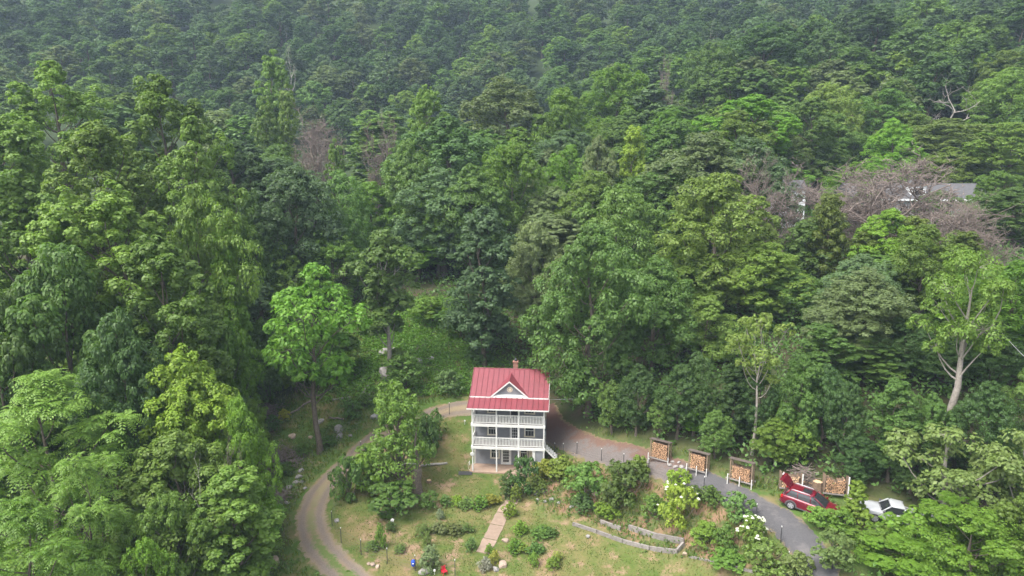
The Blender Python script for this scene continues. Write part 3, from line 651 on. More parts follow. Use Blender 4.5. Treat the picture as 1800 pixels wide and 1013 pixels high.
# porch: slab, decks, posts, railings, roof
bx('patio_slab', M['patio'], house, -3.95, 2.75, -.18, YF - .01, -.5, .10)
PX = [-3.62, -1.17, 1.08, 3.62]
for fl in (FL1, FL2):
    dk = link('deck', None, house)
    for k in range(12):
        y0 = .02 + k * (YF - .05) / 12; bx('board', M['timber'], dk, -3.70, 3.70, y0, y0 + (YF - .05) / 12 - .012, fl - .035, fl)
    bx('fascia', M['white'], dk, -3.76, 3.76, -.06, .015, fl - .27, fl + .015)
    for s in (-1, 1): bx('side_fascia', M['white'], dk, s * 3.73 - .03, s * 3.73 + .03, .018, YF - .02, fl - .26, fl + .012)
    for y0 in (.5, 1.1): bx('joist', M['white'], dk, -3.69, 3.69, y0, y0 + .05, fl - .2, fl - .037)
def post(x, z0, z1, wd=.065):
    mb = MB(); mb.box(x - wd, x + wd, .02, .02 + 2 * wd, z0, z1); mb.box(x - wd - .025, x + wd + .025, -.008, .048 + 2 * wd, z1 - .16, z1 - .04); mb.build('porch_post', M['white'], house)
for x in PX:
    post(x, .10, FL1 - .272); post(x, FL1 + .003, FL2 - .272); post(x, FL2 + .003, 6.93)
post(2.62, .0, FL1 - .275, .14)
def railing(x0, x1, fl, yc=.085):
    r = link('railing', None, house)
    bx('top_rail', M['white'], r, x0, x1, yc - .045, yc + .045, fl + .90, fl + .96); bx('bottom_rail', M['white'], r, x0, x1, yc - .03, yc + .03, fl + .09, fl + .15)
    n = max(2, round((x1 - x0) / .148)); bm_ = None
    for k in range(n):
        x = x0 + (k + .5) * (x1 - x0) / n
        if bm_ is None: b = bx('baluster', M['white'], r, -.032, .032, yc - .02, yc + .02, .151, .899); bm_ = b.data
        else: b = link('baluster', bm_, r)
        b.location = (x, 0, fl)
for fl in (FL1, FL2):
    for a, b in zip(PX[:-1], PX[1:]): railing(a + .067, b - .067, fl)
    for s in (-1, 1):
        r = link('railing', None, house); xx = s * 3.62
        bx('top_rail', M['white'], r, xx - .045, xx + .045, .16, YF - .02, fl + .90, fl + .96); bx('bottom_rail', M['white'], r, xx - .03, xx + .03, .16, YF - .02, fl + .09, fl + .15)
        for k in range(10):
            y0 = .22 + k * .148; bx('baluster', M['white'], r, xx - .02, xx + .02, y0, y0 + .06, fl + .151, fl + .899)
bx('porch_beam', M['white'], house, -3.76, 3.76, .03, .14, 6.931, 7.06)
pr = link('porch_roof', None, house); PE, PZ0, PZ1 = -.42, 6.98, 7.60; ps = (PZ1 - PZ0) / (YF - PE)
xs = np.linspace(-4.08, 4.08, 16)
for x0, x1 in zip(xs[:-1], xs[1:]): seam_panel([(x0, PE, PZ0), (x1, PE, PZ0), (x1, YF - .005, PZ1), (x0, YF - .005, PZ1)], (x0, PE, PZ0), (x0, YF - .005, PZ1), (0, -ps, 1), par=pr)
bx('gutter', M['white'], pr, -4.10, 4.10, PE - .05, PE - .01, PZ0 - .11, PZ0 + .015)
for s in (-1, 1): MB().prism([(s * 4.085, PE, PZ0 - .10), (s * 4.085, YF - .01, PZ1 - .10), (s * 4.085, YF - .01, PZ1 + .01), (s * 4.085, PE, PZ0 + .01)], (s * .025, 0, 0)).build('rake_board', M['white'], pr)
MB().prism([(-4.05, PE + .02, PZ0 - .03), (-4.05, YF - .01, PZ1 - .03), (-4.05, YF - .01, PZ1 - .06), (-4.05, PE + .02, PZ0 - .06)], (8.1, 0, 0)).build('soffit', M['white'], pr)
# windows and doors
def window(x0, x1, z0, z1, y=YF, trim='cream'):
    wn = link('window', None, house); t = .09
    bx('pane', M['glass'], wn, x0 + .02, x1 - .02, y - .015, y - .004, z0 + .02, z1 - .02)
    for a in ((x0 - t, x0, z0 - t, z1 + t), (x1, x1 + t, z0 - t, z1 + t), (x0, x1, z1, z1 + t)): bx('frame', M[trim], wn, a[0], a[1], y - .05, y - .003, a[2], a[3])
    bx('sill', M[trim], wn, x0 - t * 1.2, x1 + t * 1.2, y - .09, y - .0035, z0 - t - .01, z0 - .002)
    zc = (z0 + z1) / 2
    bx('sash_rail', M['white'], wn, x0 + .001, x1 - .001, y - .04, y - .016, zc - .03, zc + .03)
    for k in (1, 2): xm = x0 + (x1 - x0) * k / 3; bx('muntin', M['white'], wn, xm - .011, xm + .011, y - .028, y - .017, z0 + .001, zc - .031)
    for s in (x0 + .001, x1 - .046): bx('sash_stile', M['white'], wn, s, s + .045, y - .035, y - .0165, z0 + .001, z1 - .001)
def glazed_door(x0, x1, z0, z1, cols=3, rows=5, y=YF):
    d = link('door', None, house)
    bx('door_leaf', M['white'], d, x0, x1, y - .035, y - .004, z0, z1)
    for a in ((x0 - .11, x0 - .001, z0, z1 + .1), (x1 + .001, x1 + .11, z0, z1 + .1), (x0, x1, z1 + .001, z1 + .1)): bx('frame', M['white'], d, a[0], a[1], y - .06, y - .003, a[2], a[3])
    gx0, gx1, gz0, gz1 = x0 + .12, x1 - .12, z0 + .28, z1 - .13
    for i in range(cols):
        for j in range(rows):
            a = gx0 + (gx1 - gx0) * i / cols; b = gx0 + (gx1 - gx0) * (i + 1) / cols - .03; c = gz0 + (gz1 - gz0) * j / rows; e = gz0 + (gz1 - gz0) * (j + 1) / rows - .035
            bx('pane', M['glass'], d, a, b, y - .042, y - .036, c, e)
    MB().tube([(x1 - .06, y - .09, z0 + 1.0), (x1 - .06, y - .036, z0 + 1.0)], .03, 6).build('handle', M['metal_dark'], d)
window(-1.92, -1.12, .85, 2.05); glazed_door(-.78, .08, .105, 2.08); window(1.15, 1.85, .95, 2.05)
window(-2.20, -1.38, FL1 + .62, FL1 + 1.80); glazed_door(.16, .95, FL1 + .01, FL1 + 2.02); window(1.62, 2.55, FL1 + .55, FL1 + 1.75)
window(-2.20, -1.38, FL2 + .62, FL2 + 1.72); window(1.62, 2.55, FL2 + .62, FL2 + 1.72)
d = link('door', None, house); bx('screen', M['door_dark'], d, .16, .95, YF - .03, YF - .004, FL2 + .01, FL2 + 2.0)
for a in ((.05, .158, FL2 + .01, FL2 + 2.1), (.952, 1.06, FL2 + .01, FL2 + 2.1), (.16, .95, FL2 + 2.003, FL2 + 2.1)): bx('frame', M['white'], d, a[0], a[1], YF - .06, YF - .003, a[2], a[3])
for zz in (1.2, 4.0, 6.4):
    wn = link('window', None, house); bx('pane', M['glass'], wn, WR + .004, WR + .02, 4.2, 5.0, zz, zz + 1.1)
    bx('frame', M['cream'], wn, WR + .003, WR + .04, 4.1, 4.198, zz - .1, zz + 1.2); bx('frame', M['cream'], wn, WR + .003, WR + .04, 5.002, 5.1, zz - .1, zz + 1.2)
bx('cream_panel', M['cream'], house, 2.02, 2.47, YF - .04, YF - .003, .1, 2.3)
bx('siding_panel', M['siding'], house, 2.79, 3.53, .05, .10, 1.35, FL1 - .29); bx('panel_rail', M['white'], house, 2.78, 3.54, .03, .12, 1.26, 1.345)
# stair from the lower balcony to the bank
st = link('stair', None, house)
for k in range(6): bx('tread', M['white'], st, 3.80 + k * .19, 4.02 + k * .19, .35, 1.25, FL1 - .2 - k * .19, FL1 - .15 - k * .19)
for y0 in (.29, 1.26): MB().prism([(3.78, y0, FL1 - .1), (5.02, y0, FL1 - 1.34), (5.02, y0, FL1 - 1.56), (3.78, y0, FL1 - .32)], (0, .05, 0)).build('stringer', M['white'], st)
for y0 in (.31,):
    MB().tube([(3.78, y0, FL1 + .85), (5.0, y0, FL1 - .40)], .025, 5).build('handrail', M['metal_dark'], st)
    for k in range(4): MB().tube([(3.85 + k * .36, y0, FL1 - .18 - k * .36), (3.85 + k * .36, y0, FL1 + .78 - k * .37)], .015, 4).build('stanchion', M['metal_dark'], st)
# gutter pipe and meter
MB().tube([(-3.66, YF - .1, EZ - .2), (-3.66, YF - .1, .1)], .04, 6).build('downpipe', M['white'], house)
bx('meter_box', M['rim'], house, WR + .004, WR + .14, 2.2, 2.5, 3.2, 3.7)
RH = Matrix.Rotation(R_(-5), 3, 'Z')
def hp(x, y, z): return HO + RH @ Vector((x, y, z))
# white dish on the left porch post
dish = thing('satellite_dish', 'round white dish fixed to the left porch post', 'dish', hp(-3.62, -.10, 2.0), R_(-5))
mb = MB(); mb.loft([[(r * math.cos(a), y, r * math.sin(a)) for a in np.linspace(0, 6.283, 16, endpoint=False)] for r, y in ((.05, -.03), (.13, -.045), (.22, -.08), (.23, -.085), (.14, -.06), (.06, -.05))]); mb.build('reflector', M['white'], dish, True)
MB().tube([(0, -.03, 0), (0, .1, 0)], .02, 5).build('bracket', M['metal_dark'], dish)
MB().tube([(0, -.07, -.2), (0, -.28, -.05)], .012, 4).build('feed_arm', M['metal_dark'], dish)
hose = thing('garden_hose', 'pale coiled hose hanging by the left patio corner', 'hose', hp(-3.98, .25, .06), R_(-5))
MB().tube([(.0, 0, .9), (-.12, 0, .85), (-.16, 0, .5), (-.10, 0, .1), (.06, -.1, .02), (.2, -.3, .02)], .022, 5).build('hose_pipe', M['cream'], hose, True)
MB().box(-.02, .05, -.05, .05, .55, .98).build('hose_hanger', M['white'], hose)
tarp = thing('black_tarp', 'crumpled dark sheet on the grass left of the patio', 'tarp', on_ground(818, 833))
tb = MB(); rg = np.random.default_rng(8); G = [[(-.7 + .28 * i, -.4 + .27 * j, .05 + .14 * rg.uniform() * (0 < i < 5 and 0 < j < 3)) for j in range(4)] for i in range(6)]
tb.add([p for r in G for p in r], [(i * 4 + j, (i + 1) * 4 + j, (i + 1) * 4 + j + 1, i * 4 + j + 1) for i in range(5) for j in range(3)]); tb.build('sheet', M['metal_dark'], tarp, True)
# ------------------------------------------------------------------ firewood racks
def rack_frame(t, wd, dp, hh, leg, roof=True, stakes=(0, 1), low=False):
    for sx in (-1, 1):
        for sy in (-1, 1):
            bx('post', M['wood_post'], t, sx * wd / 2 - .05, sx * wd / 2 + .05, sy * dp / 2 - .05, sy * dp / 2 + .05, -.3, hh + (.16 if sy < 0 else .02))
    for sy in (-1, 1): bx('rail', M['timber'], t, -wd / 2 - (.32 if low else .08), wd / 2 + (.2 if low else .08), sy * dp / 2 - .14 * (sy < 0) - .04, sy * dp / 2 - .14 * (sy < 0) + .05, leg - .10, leg)
    if roof:
        rf = link('rack_roof', None, t)
        for k in range(6):
            y0 = -dp / 2 - .14 + k * (dp + .30) / 6; y1 = y0 + (dp + .30) / 6 - .01; z = lambda y: hh + .14 - (y + dp / 2) * .22
            MB().prism([(-wd / 2 - .20, y0, z(y0) + .02), (wd / 2 + .12, y0, z(y0) + .02), (wd / 2 + .12, y1, z(y1) + .02), (-wd / 2 - .20, y1, z(y1) + .02)], (0, 0, .03)).build('board', M['rack_board'], rf)
    for k in stakes: bx('white_stake', M['white'], t, (k - .5) * wd * 1.12 - .03, (k - .5) * wd * 1.12 + .03, -dp / 2 - .34, -dp / 2 - .26, -.3, leg + .42)
def wood(t, wd, dp, z0, z1, sd, dia=.115, pale=False, ragged=0.):
    rng = np.random.default_rng(sd); mb = MB(); row = 0; z = z0 + dia / 2
    while z < z1:
        x = -wd / 2 + .06 + dia / 2 + (dia * .5 if row % 2 else 0)
        top = z1 - ragged * (.5 + .5 * math.sin(x * 5 + sd)) if ragged else z1
        while x < wd / 2 - .05 - dia / 2:
            if z < z1 - ragged * abs(math.sin((x / wd + .5) * math.pi)) * 1.0:
                n = rng.integers(4, 8); r = dia * rng.uniform(.43, .56); ph = rng.uniform(0, 6.28); ya = -dp / 2 - .03 - rng.uniform(0, .12); cxx, czz = x + rng.normal(0, .01), z + rng.normal(0, .01)
                an = ph + np.arange(n) * 2 * math.pi / n + rng.normal(0, .2, n); P = [(cxx + r * math.cos(a), ya, czz + r * math.sin(a)) for a in sorted(an)]
                k = len(mb.V); mb.V += P + [(p[0], dp / 2, p[2]) for p in P]
                mb.F.append(tuple(range(k, k + n))); mb.I.append(1)
                for i in range(n): mb.F.append((k + i, k + n + i, k + n + (i + 1) % n, k + (i + 1) % n)); mb.I.append(0)
            x += dia * rng.uniform(.95, 1.1)
        z += dia * .9; row += 1
    o = mb.build('firewood', [M['log_bark'], M['log_end_pale' if pale else 'log_end']], None); o.matrix_world = t.matrix_basis; return o
RACKS = [(1161, 810, 1.75, 1.85, .30, (0, 1), 'nearest the house', 0.), (1228, 830, 1.6, 1.75, .32, (0, .5, 1), 'second from the house, under a small tree', 0.), (1303, 850, 1.8, 1.95, .40, (0, .5, 1), 'third from the house, with a long bench rail', .22)]
for i, (u, v, wd, hh, leg, stk, lab, gap) in enumerate(RACKS):
    b = on_ground(u, v); t = thing('firewood_rack', 'roofed wooden firewood rack ' + lab, 'rack', (b.x, b.y, b.z), R_(-36), 'firewood racks along the drive')
    rack_frame(t, wd, .55, hh, leg, True, stk, i == 2)
    tag(wood(t, wd - .1, .5, leg + .01, hh - .05 - gap - (.1 if i == 2 else 0), 40 + i), 'split orange firewood stacked in the rack ' + lab, 'firewood', 'stacked firewood', 'stuff')
for u, v, wd, hh, lab, pale, rag in ((1388, 862, 1.6, 1.55, 'rack behind the tailgate of the red car', True, .25), (1466, 872, 1.75, 1.75, 'open rack with one white post right of the red car', False, .35)):
    b = on_ground(u, v); t = thing('firewood_rack', 'wooden firewood ' + lab, 'rack', (b.x, b.y, b.z), R_(-14), 'firewood racks along the drive')
    rack_frame(t, wd, .5, hh, .35, False, ()); bx('white_post', M['white'], t, wd / 2 + .02, wd / 2 + .11, -.42, -.33, -.3, hh + .15)
    tag(wood(t, wd - .1, .5, .36, hh, int(u), .155, pale, rag), 'split firewood heaped in the ' + lab, 'firewood', 'stacked firewood', 'stuff')
def log_obj(a, b, r, label, name='log', mat='log_bark', endm='log_end_pale', cat='log', group=None, bend=.03, sides=8, sd=1):
    a, b = Vector(a), Vector(b); rng = np.random.default_rng(sd); mb = MB(); n = 6; L = (b - a).length
    P = [Vector((0, 0, 0)).lerp(b - a, k / (n - 1)) + Vector(rng.normal(0, bend * L * (0 < k < n - 1), 3)) * .6 for k in range(n)]
    mb.tube(P, [r * (1.05 - .25 * k / (n - 1)) * rng.uniform(.92, 1.08) for k in range(n)], sides); mb.I[-2:] = [1, 1]
    o = mb.build(name, [M[mat], M[endm]], None, True, loc=a); return tag(o, label, cat, group)
g0 = on_ground(1437, 873)
# round blocks waiting to be split
def block(u, v, r, h, lab, sd, up=0.):
    b = on_ground(u, v); rg = np.random.default_rng(sd); mb = MB(); n = 9
    ring = lambda z, k: [((r * k + rg.normal(0, .02)) * math.cos(2 * math.pi * i / n), (r * k + rg.normal(0, .02)) * math.sin(2 * math.pi * i / n), z + rg.normal(0, .02)) for i in range(n)]
    mb.loft([ring(0, 1.05), ring(h * .5, 1.), ring(h, .95)]); mb.I[-1] = 1
    o = mb.build('wood_block', [M['log_bark'], M['log_end_pale']], None, loc=(b.x, b.y, b.z - .03 + up), rot=(rg.uniform(-.5, .1), rg.uniform(-.3, .3), 0)); tag(o, lab, 'log', 'unsplit wood blocks by the red car')
block(1402, 858, .26, .5, 'pale round wood block just right of the open tailgate', 1); block(1411, 857, .30, .62, 'tall pale wood block, second right of the open tailgate', 2)
block(1424, 859, .24, .48, 'pale wood block above the roof of the red car', 3); block(1436, 868, .42, .95, 'large pinkish split block beside the windscreen of the red car', 4, .1); block(1444, 868, .28, .5, 'grey wood block right of the pinkish one', 5)

# ------------------------------------------------------------------ cars
def wheel(par, x, y, r=.345, wd=.21, rim='rim', spokes=5):
    s = 1 if y > 0 else -1; w_ = link('wheel', None, par, (x, y, r))
    mb = MB(); A = np.linspace(0, 2 * math.pi, 22, endpoint=False)
    mb.loft([[(q * math.cos(a), yy * s, q * math.sin(a)) for a in A] for q, yy in ((r * .66, -wd / 2), (r * .95, -wd / 2), (r, -wd * .3), (r, wd * .3), (r * .95, wd / 2), (r * .66, wd / 2))], cap=False); mb.build('tyre', M['rubber'], w_, True)
    mb = MB(); mb.tube([(0, s * (wd / 2 - .09), 0), (0, s * (wd / 2 - .07), 0)], r * .67, 18); mb.build('hub_well', M['cladding'], w_)
    mb = MB(); mb.loft([[(q * math.cos(a), yy * s, q * math.sin(a)) for a in A] for q, yy in ((r * .67, wd / 2 - .03), (r * .67, wd / 2 + .005), (r * .58, wd / 2 + .005), (r * .58, wd / 2 - .03))], cap=False)
    for k in range(spokes):
        a = 2 * math.pi * k / spokes + .3; c, sn = math.cos(a), math.sin(a); n_ = (-sn * .06, 0, c * .06)
        mb.prism([(c * .05 + n_[0] * 1.2, s * (wd / 2 - .045), sn * .05 + n_[2] * 1.2), (c * r * .6 + n_[0] * .8, s * (wd / 2 - .03), sn * r * .6 + n_[2] * .8), (c * r * .6 - n_[0] * .8, s * (wd / 2 - .03), sn * r * .6 - n_[2] * .8), (c * .05 - n_[0] * 1.2, s * (wd / 2 - .045), sn * .05 - n_[2] * 1.2)], (0, s * .03, 0))
    mb.tube([(0, s * (wd / 2 - .05), 0), (0, s * (wd / 2 + .005), 0)], .07, 8); mb.build('rim', M[rim], w_)
def car_ring(x, hw, z0, z1, zt, n=None):
    """one cross-section: floor z0, shoulder z1, centre top zt"""
    h = [(0, z0), (hw * .86, z0), (hw * .97, z0 + .10), (hw, (z0 + z1) * .52), (hw * .985, z1 - .10), (hw * .93, z1), (hw * .5, zt), (0, zt)]
    return [(x, y, z) for y, z in h] + [(x, -y, z) for y, z in h[-2:0:-1]]
def place_car(o, rear_px, front_px, L):
    a, b = on_ground(*rear_px), on_ground(*front_px); d = (b - a).normalized(); c = (a + b) / 2
    up = Vector((0, 0, 1)); left = up.cross(d).normalized(); up2 = d.cross(left)
    m = Matrix((d, left, up2)).transposed().to_4x4(); m.translation = c + Vector((0, 0, .04)); o.matrix_world = m
def build_suv():
    o = thing('red_car', 'dark red estate car with its tailgate raised beside the firewood', 'car')
    red = M['car_red']
    st = [(-2.22, .70, .38, .72, .74), (-2.16, .80, .27, .90, .93), (-1.95, .87, .24, 1.02, 1.04), (-1.2, .89, .24, 1.03, 1.05), (0., .89, .24, 1.0, 1.02), (.85, .89, .24, .98, 1.02), (1.15, .88, .24, .96, 1.0), (1.7, .86, .24, .88, .95), (2.05, .80, .26, .78, .84), (2.2, .66, .34, .62, .66)]
    MB().loft([car_ring(*s) for s in st]).build('body', red, o, True)
    def gring(z, xr, xf, hw, k): return [(xr, -hw * .86, z), (xr + .18, -hw, z), (xf - .35 * k, -hw, z), (xf, -hw * .78, z), (xf, hw * .78, z), (xf - .35 * k, hw, z), (xr + .18, hw, z), (xr, hw * .86, z)]
    MB().loft([gring(.99, -2.0, 1.12, .80, 1.), gring(1.30, -1.82, .62, .72, .8), gring(1.50, -1.66, .22, .645, .6)]).build('glass_house', M['car_glass'], o)
    MB().loft([gring(1.501, -1.70, .20, .65, .6), gring(1.56, -1.62, .12, .62, .6), gring(1.575, -1.45, -.05, .5, .5)]).build('roof_panel', red, o, True)
    bx('sunroof', M['car_glass'], o, -.75, -.1, -.36, .36, 1.577, 1.584)
    for s in (-1, 1):
        for pts, w_ in ((((1.10, .775, 1.0), (.62, .69, 1.3), (.20, .63, 1.51)), .035), (((.02, .805, 1.0), (-.02, .727, 1.30), (-.08, .655, 1.51)), .032), (((-.95, .805, 1.0), (-.98, .727, 1.30), (-1.02, .655, 1.51)), .032), (((-1.9, .76, 1.0), (-1.72, .69, 1.30), (-1.58, .62, 1.51)), .07)):
            MB().tube([(x, s * y, z) for x, y, z in pts], w_, 5).build('pillar', red, o, True)
        MB().tube([(-1.5, s * .60, 1.55), (-1.4, s * .60, 1.61), (-.2, s * .60, 1.61), (-.1, s * .60, 1.55)], .022, 5).build('roof_rail', M['rim'], o, True)
        for nm, x0, x1 in (('front_door', .04, 1.02), ('rear_door', -.98, 0.0)):
            dr = link(nm, None, o)
            MB().prism([(x0, s * .892, .36), (x1, s * .892, .36), (x1, s * .880, .86), (x0, s * .880, .86)], (0, s * .014, 0)).build('skin', red, dr)
            bx('handle', red, dr, x0 + .08, x0 + .26, s * .905 - .02, s * .905 + .02, .80, .835)
        MB().prism([(-.98, s * .905, .285), (1.0, s * .905, .285), (1.0, s * .905, .37), (-.98, s * .905, .37)], (0, s * .02, 0)).build('sill_cladding', M['cladding'], o)
        for xc in (-1.32, 1.38):
            A = np.linspace(math.radians(-8), math.radians(188), 14); mb = MB()
            mb.loft([[(xc + q * math.cos(a), s * yy, .345 + q * math.sin(a)) for q, yy in ((.36, .80), (.36, .915), (.45, .912), (.45, .80))] for a in A]); mb.build('arch_cladding', M['cladding'], o)
            wheel(o, xc, s * .80)
        MB().loft([[(x, s * y, z) for y, z in ((.40, z0), (.72, z0 - .01), (.74, z0 + .09), (.42, z0 + .10))] for x, z0 in ((2.02, .70), (2.14, .64))]).build('headlight', M['lamp'], o)
        bx('tail_light', M['lamp_red'], o, -2.17, -2.02, s * .80 - .06, s * .80 + .04, .78, .98)
        mm = link('mirror', None, o); MB().box(.82, .96, s * .97 - .09, s * .97 + .09, 1.0, 1.13).build('mirror_shell', red, mm); MB().tube([(.9, s * .86, 1.0), (.9, s * .93, 1.04)], .025, 4).build('mirror_arm', M['cladding'], mm)
    bx('grille', M['cladding'], o, 2.14, 2.215, -.36, .36, .42, .60); bx('front_bumper', M['cladding'], o, 2.05, 2.24, -.68, .68, .28, .40); bx('rear_bumper', M['cladding'], o, -2.26, -2.1, -.72, .72, .34, .46)
    tg = link('tailgate', None, o)
    MB().loft([[(-1.66, -.60, 1.53), (-1.66, .60, 1.53), (-1.66, .60, 1.58), (-1.66, -.60, 1.58)], [(-2.02, -.66, 1.86), (-2.02, .66, 1.86), (-1.98, .66, 1.92), (-1.98, -.66, 1.92)], [(-2.28, -.70, 2.06), (-2.28, .70, 2.06), (-2.22, .70, 2.13), (-2.22, -.70, 2.13)], [(-2.50, -.64, 2.05), (-2.50, .64, 2.05), (-2.46, .64, 2.14), (-2.46, -.64, 2.14)]]).build('tailgate_shell', red, tg)
    bx('tailgate_glass', M['car_glass'], tg, -1.98, -1.72, -.52, .52, 1.755, 1.77, rot=Matrix.Rotation(R_(43), 3, 'Y')); bx('tail_lamp', M['lamp'], tg, -2.53, -2.44, .30, .58, 2.08, 2.15)
    MB().box(-2.08, -1.70, -.62, .62, .62, 1.0).build('cargo_floor', M['cladding'], o)
    return o
suv = build_suv(); place_car(suv, (1390, 888), (1459, 913), 4.4)
def build_pickup():
    o = thing('pickup_truck', 'white pickup truck half hidden by bushes with boards in its bed', 'truck'); wh = M['car_white']
    st = [(-.70, .86, .40, 1.02, 1.02), (.4, .88, .38, 1.02, 1.02), (.95, .88, .38, 1.02, 1.06), (1.5, .87, .40, 1.0, 1.06), (2.15, .84, .42, .94, .98), (2.32, .74, .50, .78, .82)]
    MB().loft([car_ring(*s) for s in st]).build('body', wh, o, True)
    def g(z, xr, xf, hw): return [(xr, -hw, z), (xf - .12, -hw, z), (xf, -hw * .8, z), (xf, hw * .8, z), (xf - .12, hw, z), (xr, hw, z)]
    MB().loft([g(1.02, -.66, 1.02, .80), g(1.52, -.52, .42, .70)]).build('glass_house', M['car_glass'], o)
    MB().loft([g(1.521, -.58, .46, .72), g(1.60, -.54, .38, .68), g(1.625, -.40, .2, .5)]).build('roof_panel', wh, o, True)
    for s in (-1, 1):
        for pts, r in ((((1.0, .76, 1.02), (.42, .68, 1.54)), .05), (((-.62, .78, 1.02), (-.55, .70, 1.54)), .085)): MB().tube([(x, s * y, z) for x, y, z in pts], r, 5).build('pillar', wh, o, True)
        dr = link('door', None, o); MB().prism([(-.5, s * .882, .48), (.92, s * .882, .48), (.92, s * .875, .92), (-.5, s * .875, .92)], (0, s * .014, 0)).build('skin', wh, dr); bx('handle', M['cladding'], dr, -.42, -.22, s * .905 - .02, s * .905 + .02, .84, .88)
        bx('bed_side', wh, o, -2.75, -.72, s * .84 - .05, s * .84 + .05, .50, 1.04); bx('bed_rail', M['car_white'], o, -2.76, -.71, s * .84 - .07, s * .84 + .07, 1.042, 1.08)
        for xc in (-1.75, 1.40): wheel(o, xc, s * .80, .36, .22, 'rim', 6)
        bx('headlight', M['lamp'], o, 2.22, 2.34, s * .62 - .14, s * .62 + .14, .70, .84); bx('tail_light', M['lamp_red'], o, -2.80, -2.755, s * .84 - .05, s * .84 + .05, .62, .98)
        mm = link('mirror', None, o); MB().box(.80, .94, s * .99 - .1, s * .99 + .1, 1.02, 1.2).build('mirror_shell', M['cladding'], mm)
    bx('bed_floor', M['cladding'], o, -2.74, -.72, -.785, .785, .55, .62); bx('bed_front', wh, o, -.74, -.70, -.78, .78, .63, 1.05); bx('tailgate', wh, o, -2.80, -2.752, -.78, .78, .52, 1.03)
    bx('windscreen_trim', M['cladding'], o, .98, 1.06, -.66, .66, 1.0, 1.06); bx('grille', M['cladding'], o, 2.27, 2.345, -.45, .45, .56, .74); bx('front_bumper', M['rim'], o, 2.26, 2.42, -.80, .80, .42, .54); bx('rear_bumper', M['rim'], o, -2.95, -2.81, -.80, .80, .46, .56)
    return o
pk = build_pickup(); place_car(pk, (1600, 926), (1535, 912), 5.0)
for k in range(4):
    o = MB().box(-1.0, 1.0, -.09, .09, 0, .035).build('board', M['wood_post'], None); o.matrix_world = pk.matrix_world @ Matrix.Translation((-1.7 + .05 * k, -.45 + .3 * k, .625 + .04 * (k % 2))) @ Matrix.Rotation(.04 * k, 4, 'Z')
    tag(o, ['brown board at the near side of the pickup bed', 'brown board second in the pickup bed', 'brown board third in the pickup bed', 'brown board at the far side of the pickup bed'][k], 'board', 'boards in the pickup bed')

# ------------------------------------------------------------------ fences
def fence(name, label, px, h=1.35):
    P = [on_ground(u, v) for u, v in px]; o = thing(name, label, 'fence', P[0]); base = P[0]
    for p in P:
        q = p - base; ps_ = MB().tube([(q.x, q.y, q.z - .4), (q.x, q.y, q.z + h)], .032, 5).build('post', M['metal_dark'], o); MB().tube([(q.x, q.y, q.z + h + .002), (q.x, q.y, q.z + h + .10)], .038, 5).build('white_cap', M['white'], ps_)
    for a, b in zip(P[:-1], P[1:]):
        n = max(2, int((b - a).length / 1.5)); 
        for j in range(5):
            pts = []
            for k in range(n + 1):
                q = a.lerp(b, k / n); pts.append((q.x - base.x, q.y - base.y, terr(q.x, q.y) - base.z + .12 + j * (h - .2) / 4))
            MB().tube(pts, .006, 3, False).build('wire', M['wire'], o)
fence('wire_fence', 'low wire garden fence on dark posts along the gravel drive', [(790, 730), (716, 757), (658, 778), (635, 799), (600, 845), (584, 925), (600, 955), (635, 977), (681, 992), (730, 1004), (800, 1012)])
fence('wire_fence', 'low wire garden fence on dark white-capped posts below the right drive', [(975, 800), (990, 801), (1014, 799), (1057, 811), (1096, 821), (1140, 831), (1237, 864), (1329, 914), (1372, 954), (1385, 1000)], 1.25)

# ------------------------------------------------------------------ raised beds and edging timbers
def beam(px0, px1, sz, label, hgt=.22, name='bed_timber', group='raised bed timbers'):
    a, b = on_ground(*px0), on_ground(*px1); d = (b - a); L = d.length; yaw = math.atan2(d.y, d.x); n = max(1, round(L / 2.6)); o = thing(name, label, 'timber', a, 0, group); ux = d.normalized()
    for k in range(n):
        p, q = a.lerp(b, k / n), a.lerp(b, (k + 1) / n - .006); m = (p + q) / 2; zz = math.atan2(terr(q.x, q.y) - terr(p.x, p.y), (q - p).xy.length)
        s = MB().box(-(q - p).length / 2, (q - p).length / 2, -sz / 2, sz / 2, -.08, hgt).build('sleeper', M['timber'], o); s.location = (m.x - a.x, m.y - a.y, (terr(p.x, p.y) + terr(q.x, q.y)) / 2 - a.z); s.rotation_euler = (0, -zz, yaw)
beam((1007, 924), (1193, 973), .16, 'long grey timber edging the lower side of the raised beds', .30)
beam((1055, 921), (1091, 933), .16, 'short grey timber above the path gap of the raised beds', .36); beam((1106, 932), (1204, 957), .18, 'thick grey timber on the upper side of the right raised bed', .42)
beam((1204, 958), (1192, 973), .16, 'grey timber closing the right end of the raised bed', .40); beam((1212, 980), (1330, 1010), .14, 'low timber edging running on from the raised beds', .14)

# ------------------------------------------------------------------ small things in the yard
bl = thing('blue_barrel', 'small bright blue container on a stand at the bottom of the lawn', 'container', on_ground(727, 1001))
A = np.linspace(0, 6.283, 12, endpoint=False)
MB().loft([[(r * math.cos(a), r * math.sin(a), z) for a in A] for r, z in ((.15, .28), (.19, .32), (.19, .68), (.17, .72), (.10, .74), (.10, .80))]).build('drum', M['blue'], bl, True); MB().tube([(0, 0, -.1), (0, 0, .28)], .04, 5).build('stand', M['wood_post'], bl); bx('spout', M['white'], bl, -.05, .05, -.25, -.18, .55, .62)
def ornament(u, v, mat, lab, h=.35):
    b = on_ground(u, v); o = thing('garden_light', lab, 'garden light', b); MB().tube([(0, 0, -.1), (0, 0, h)], .02, 5).build('stake', M['white'], o)
    MB().loft([[(r * math.cos(a), r * math.sin(a), z) for a in A] for r, z in ((.05, h), (.09, h + .04), (.09, h + .16), (.03, h + .2))]).build('lamp_head', M[mat], o)
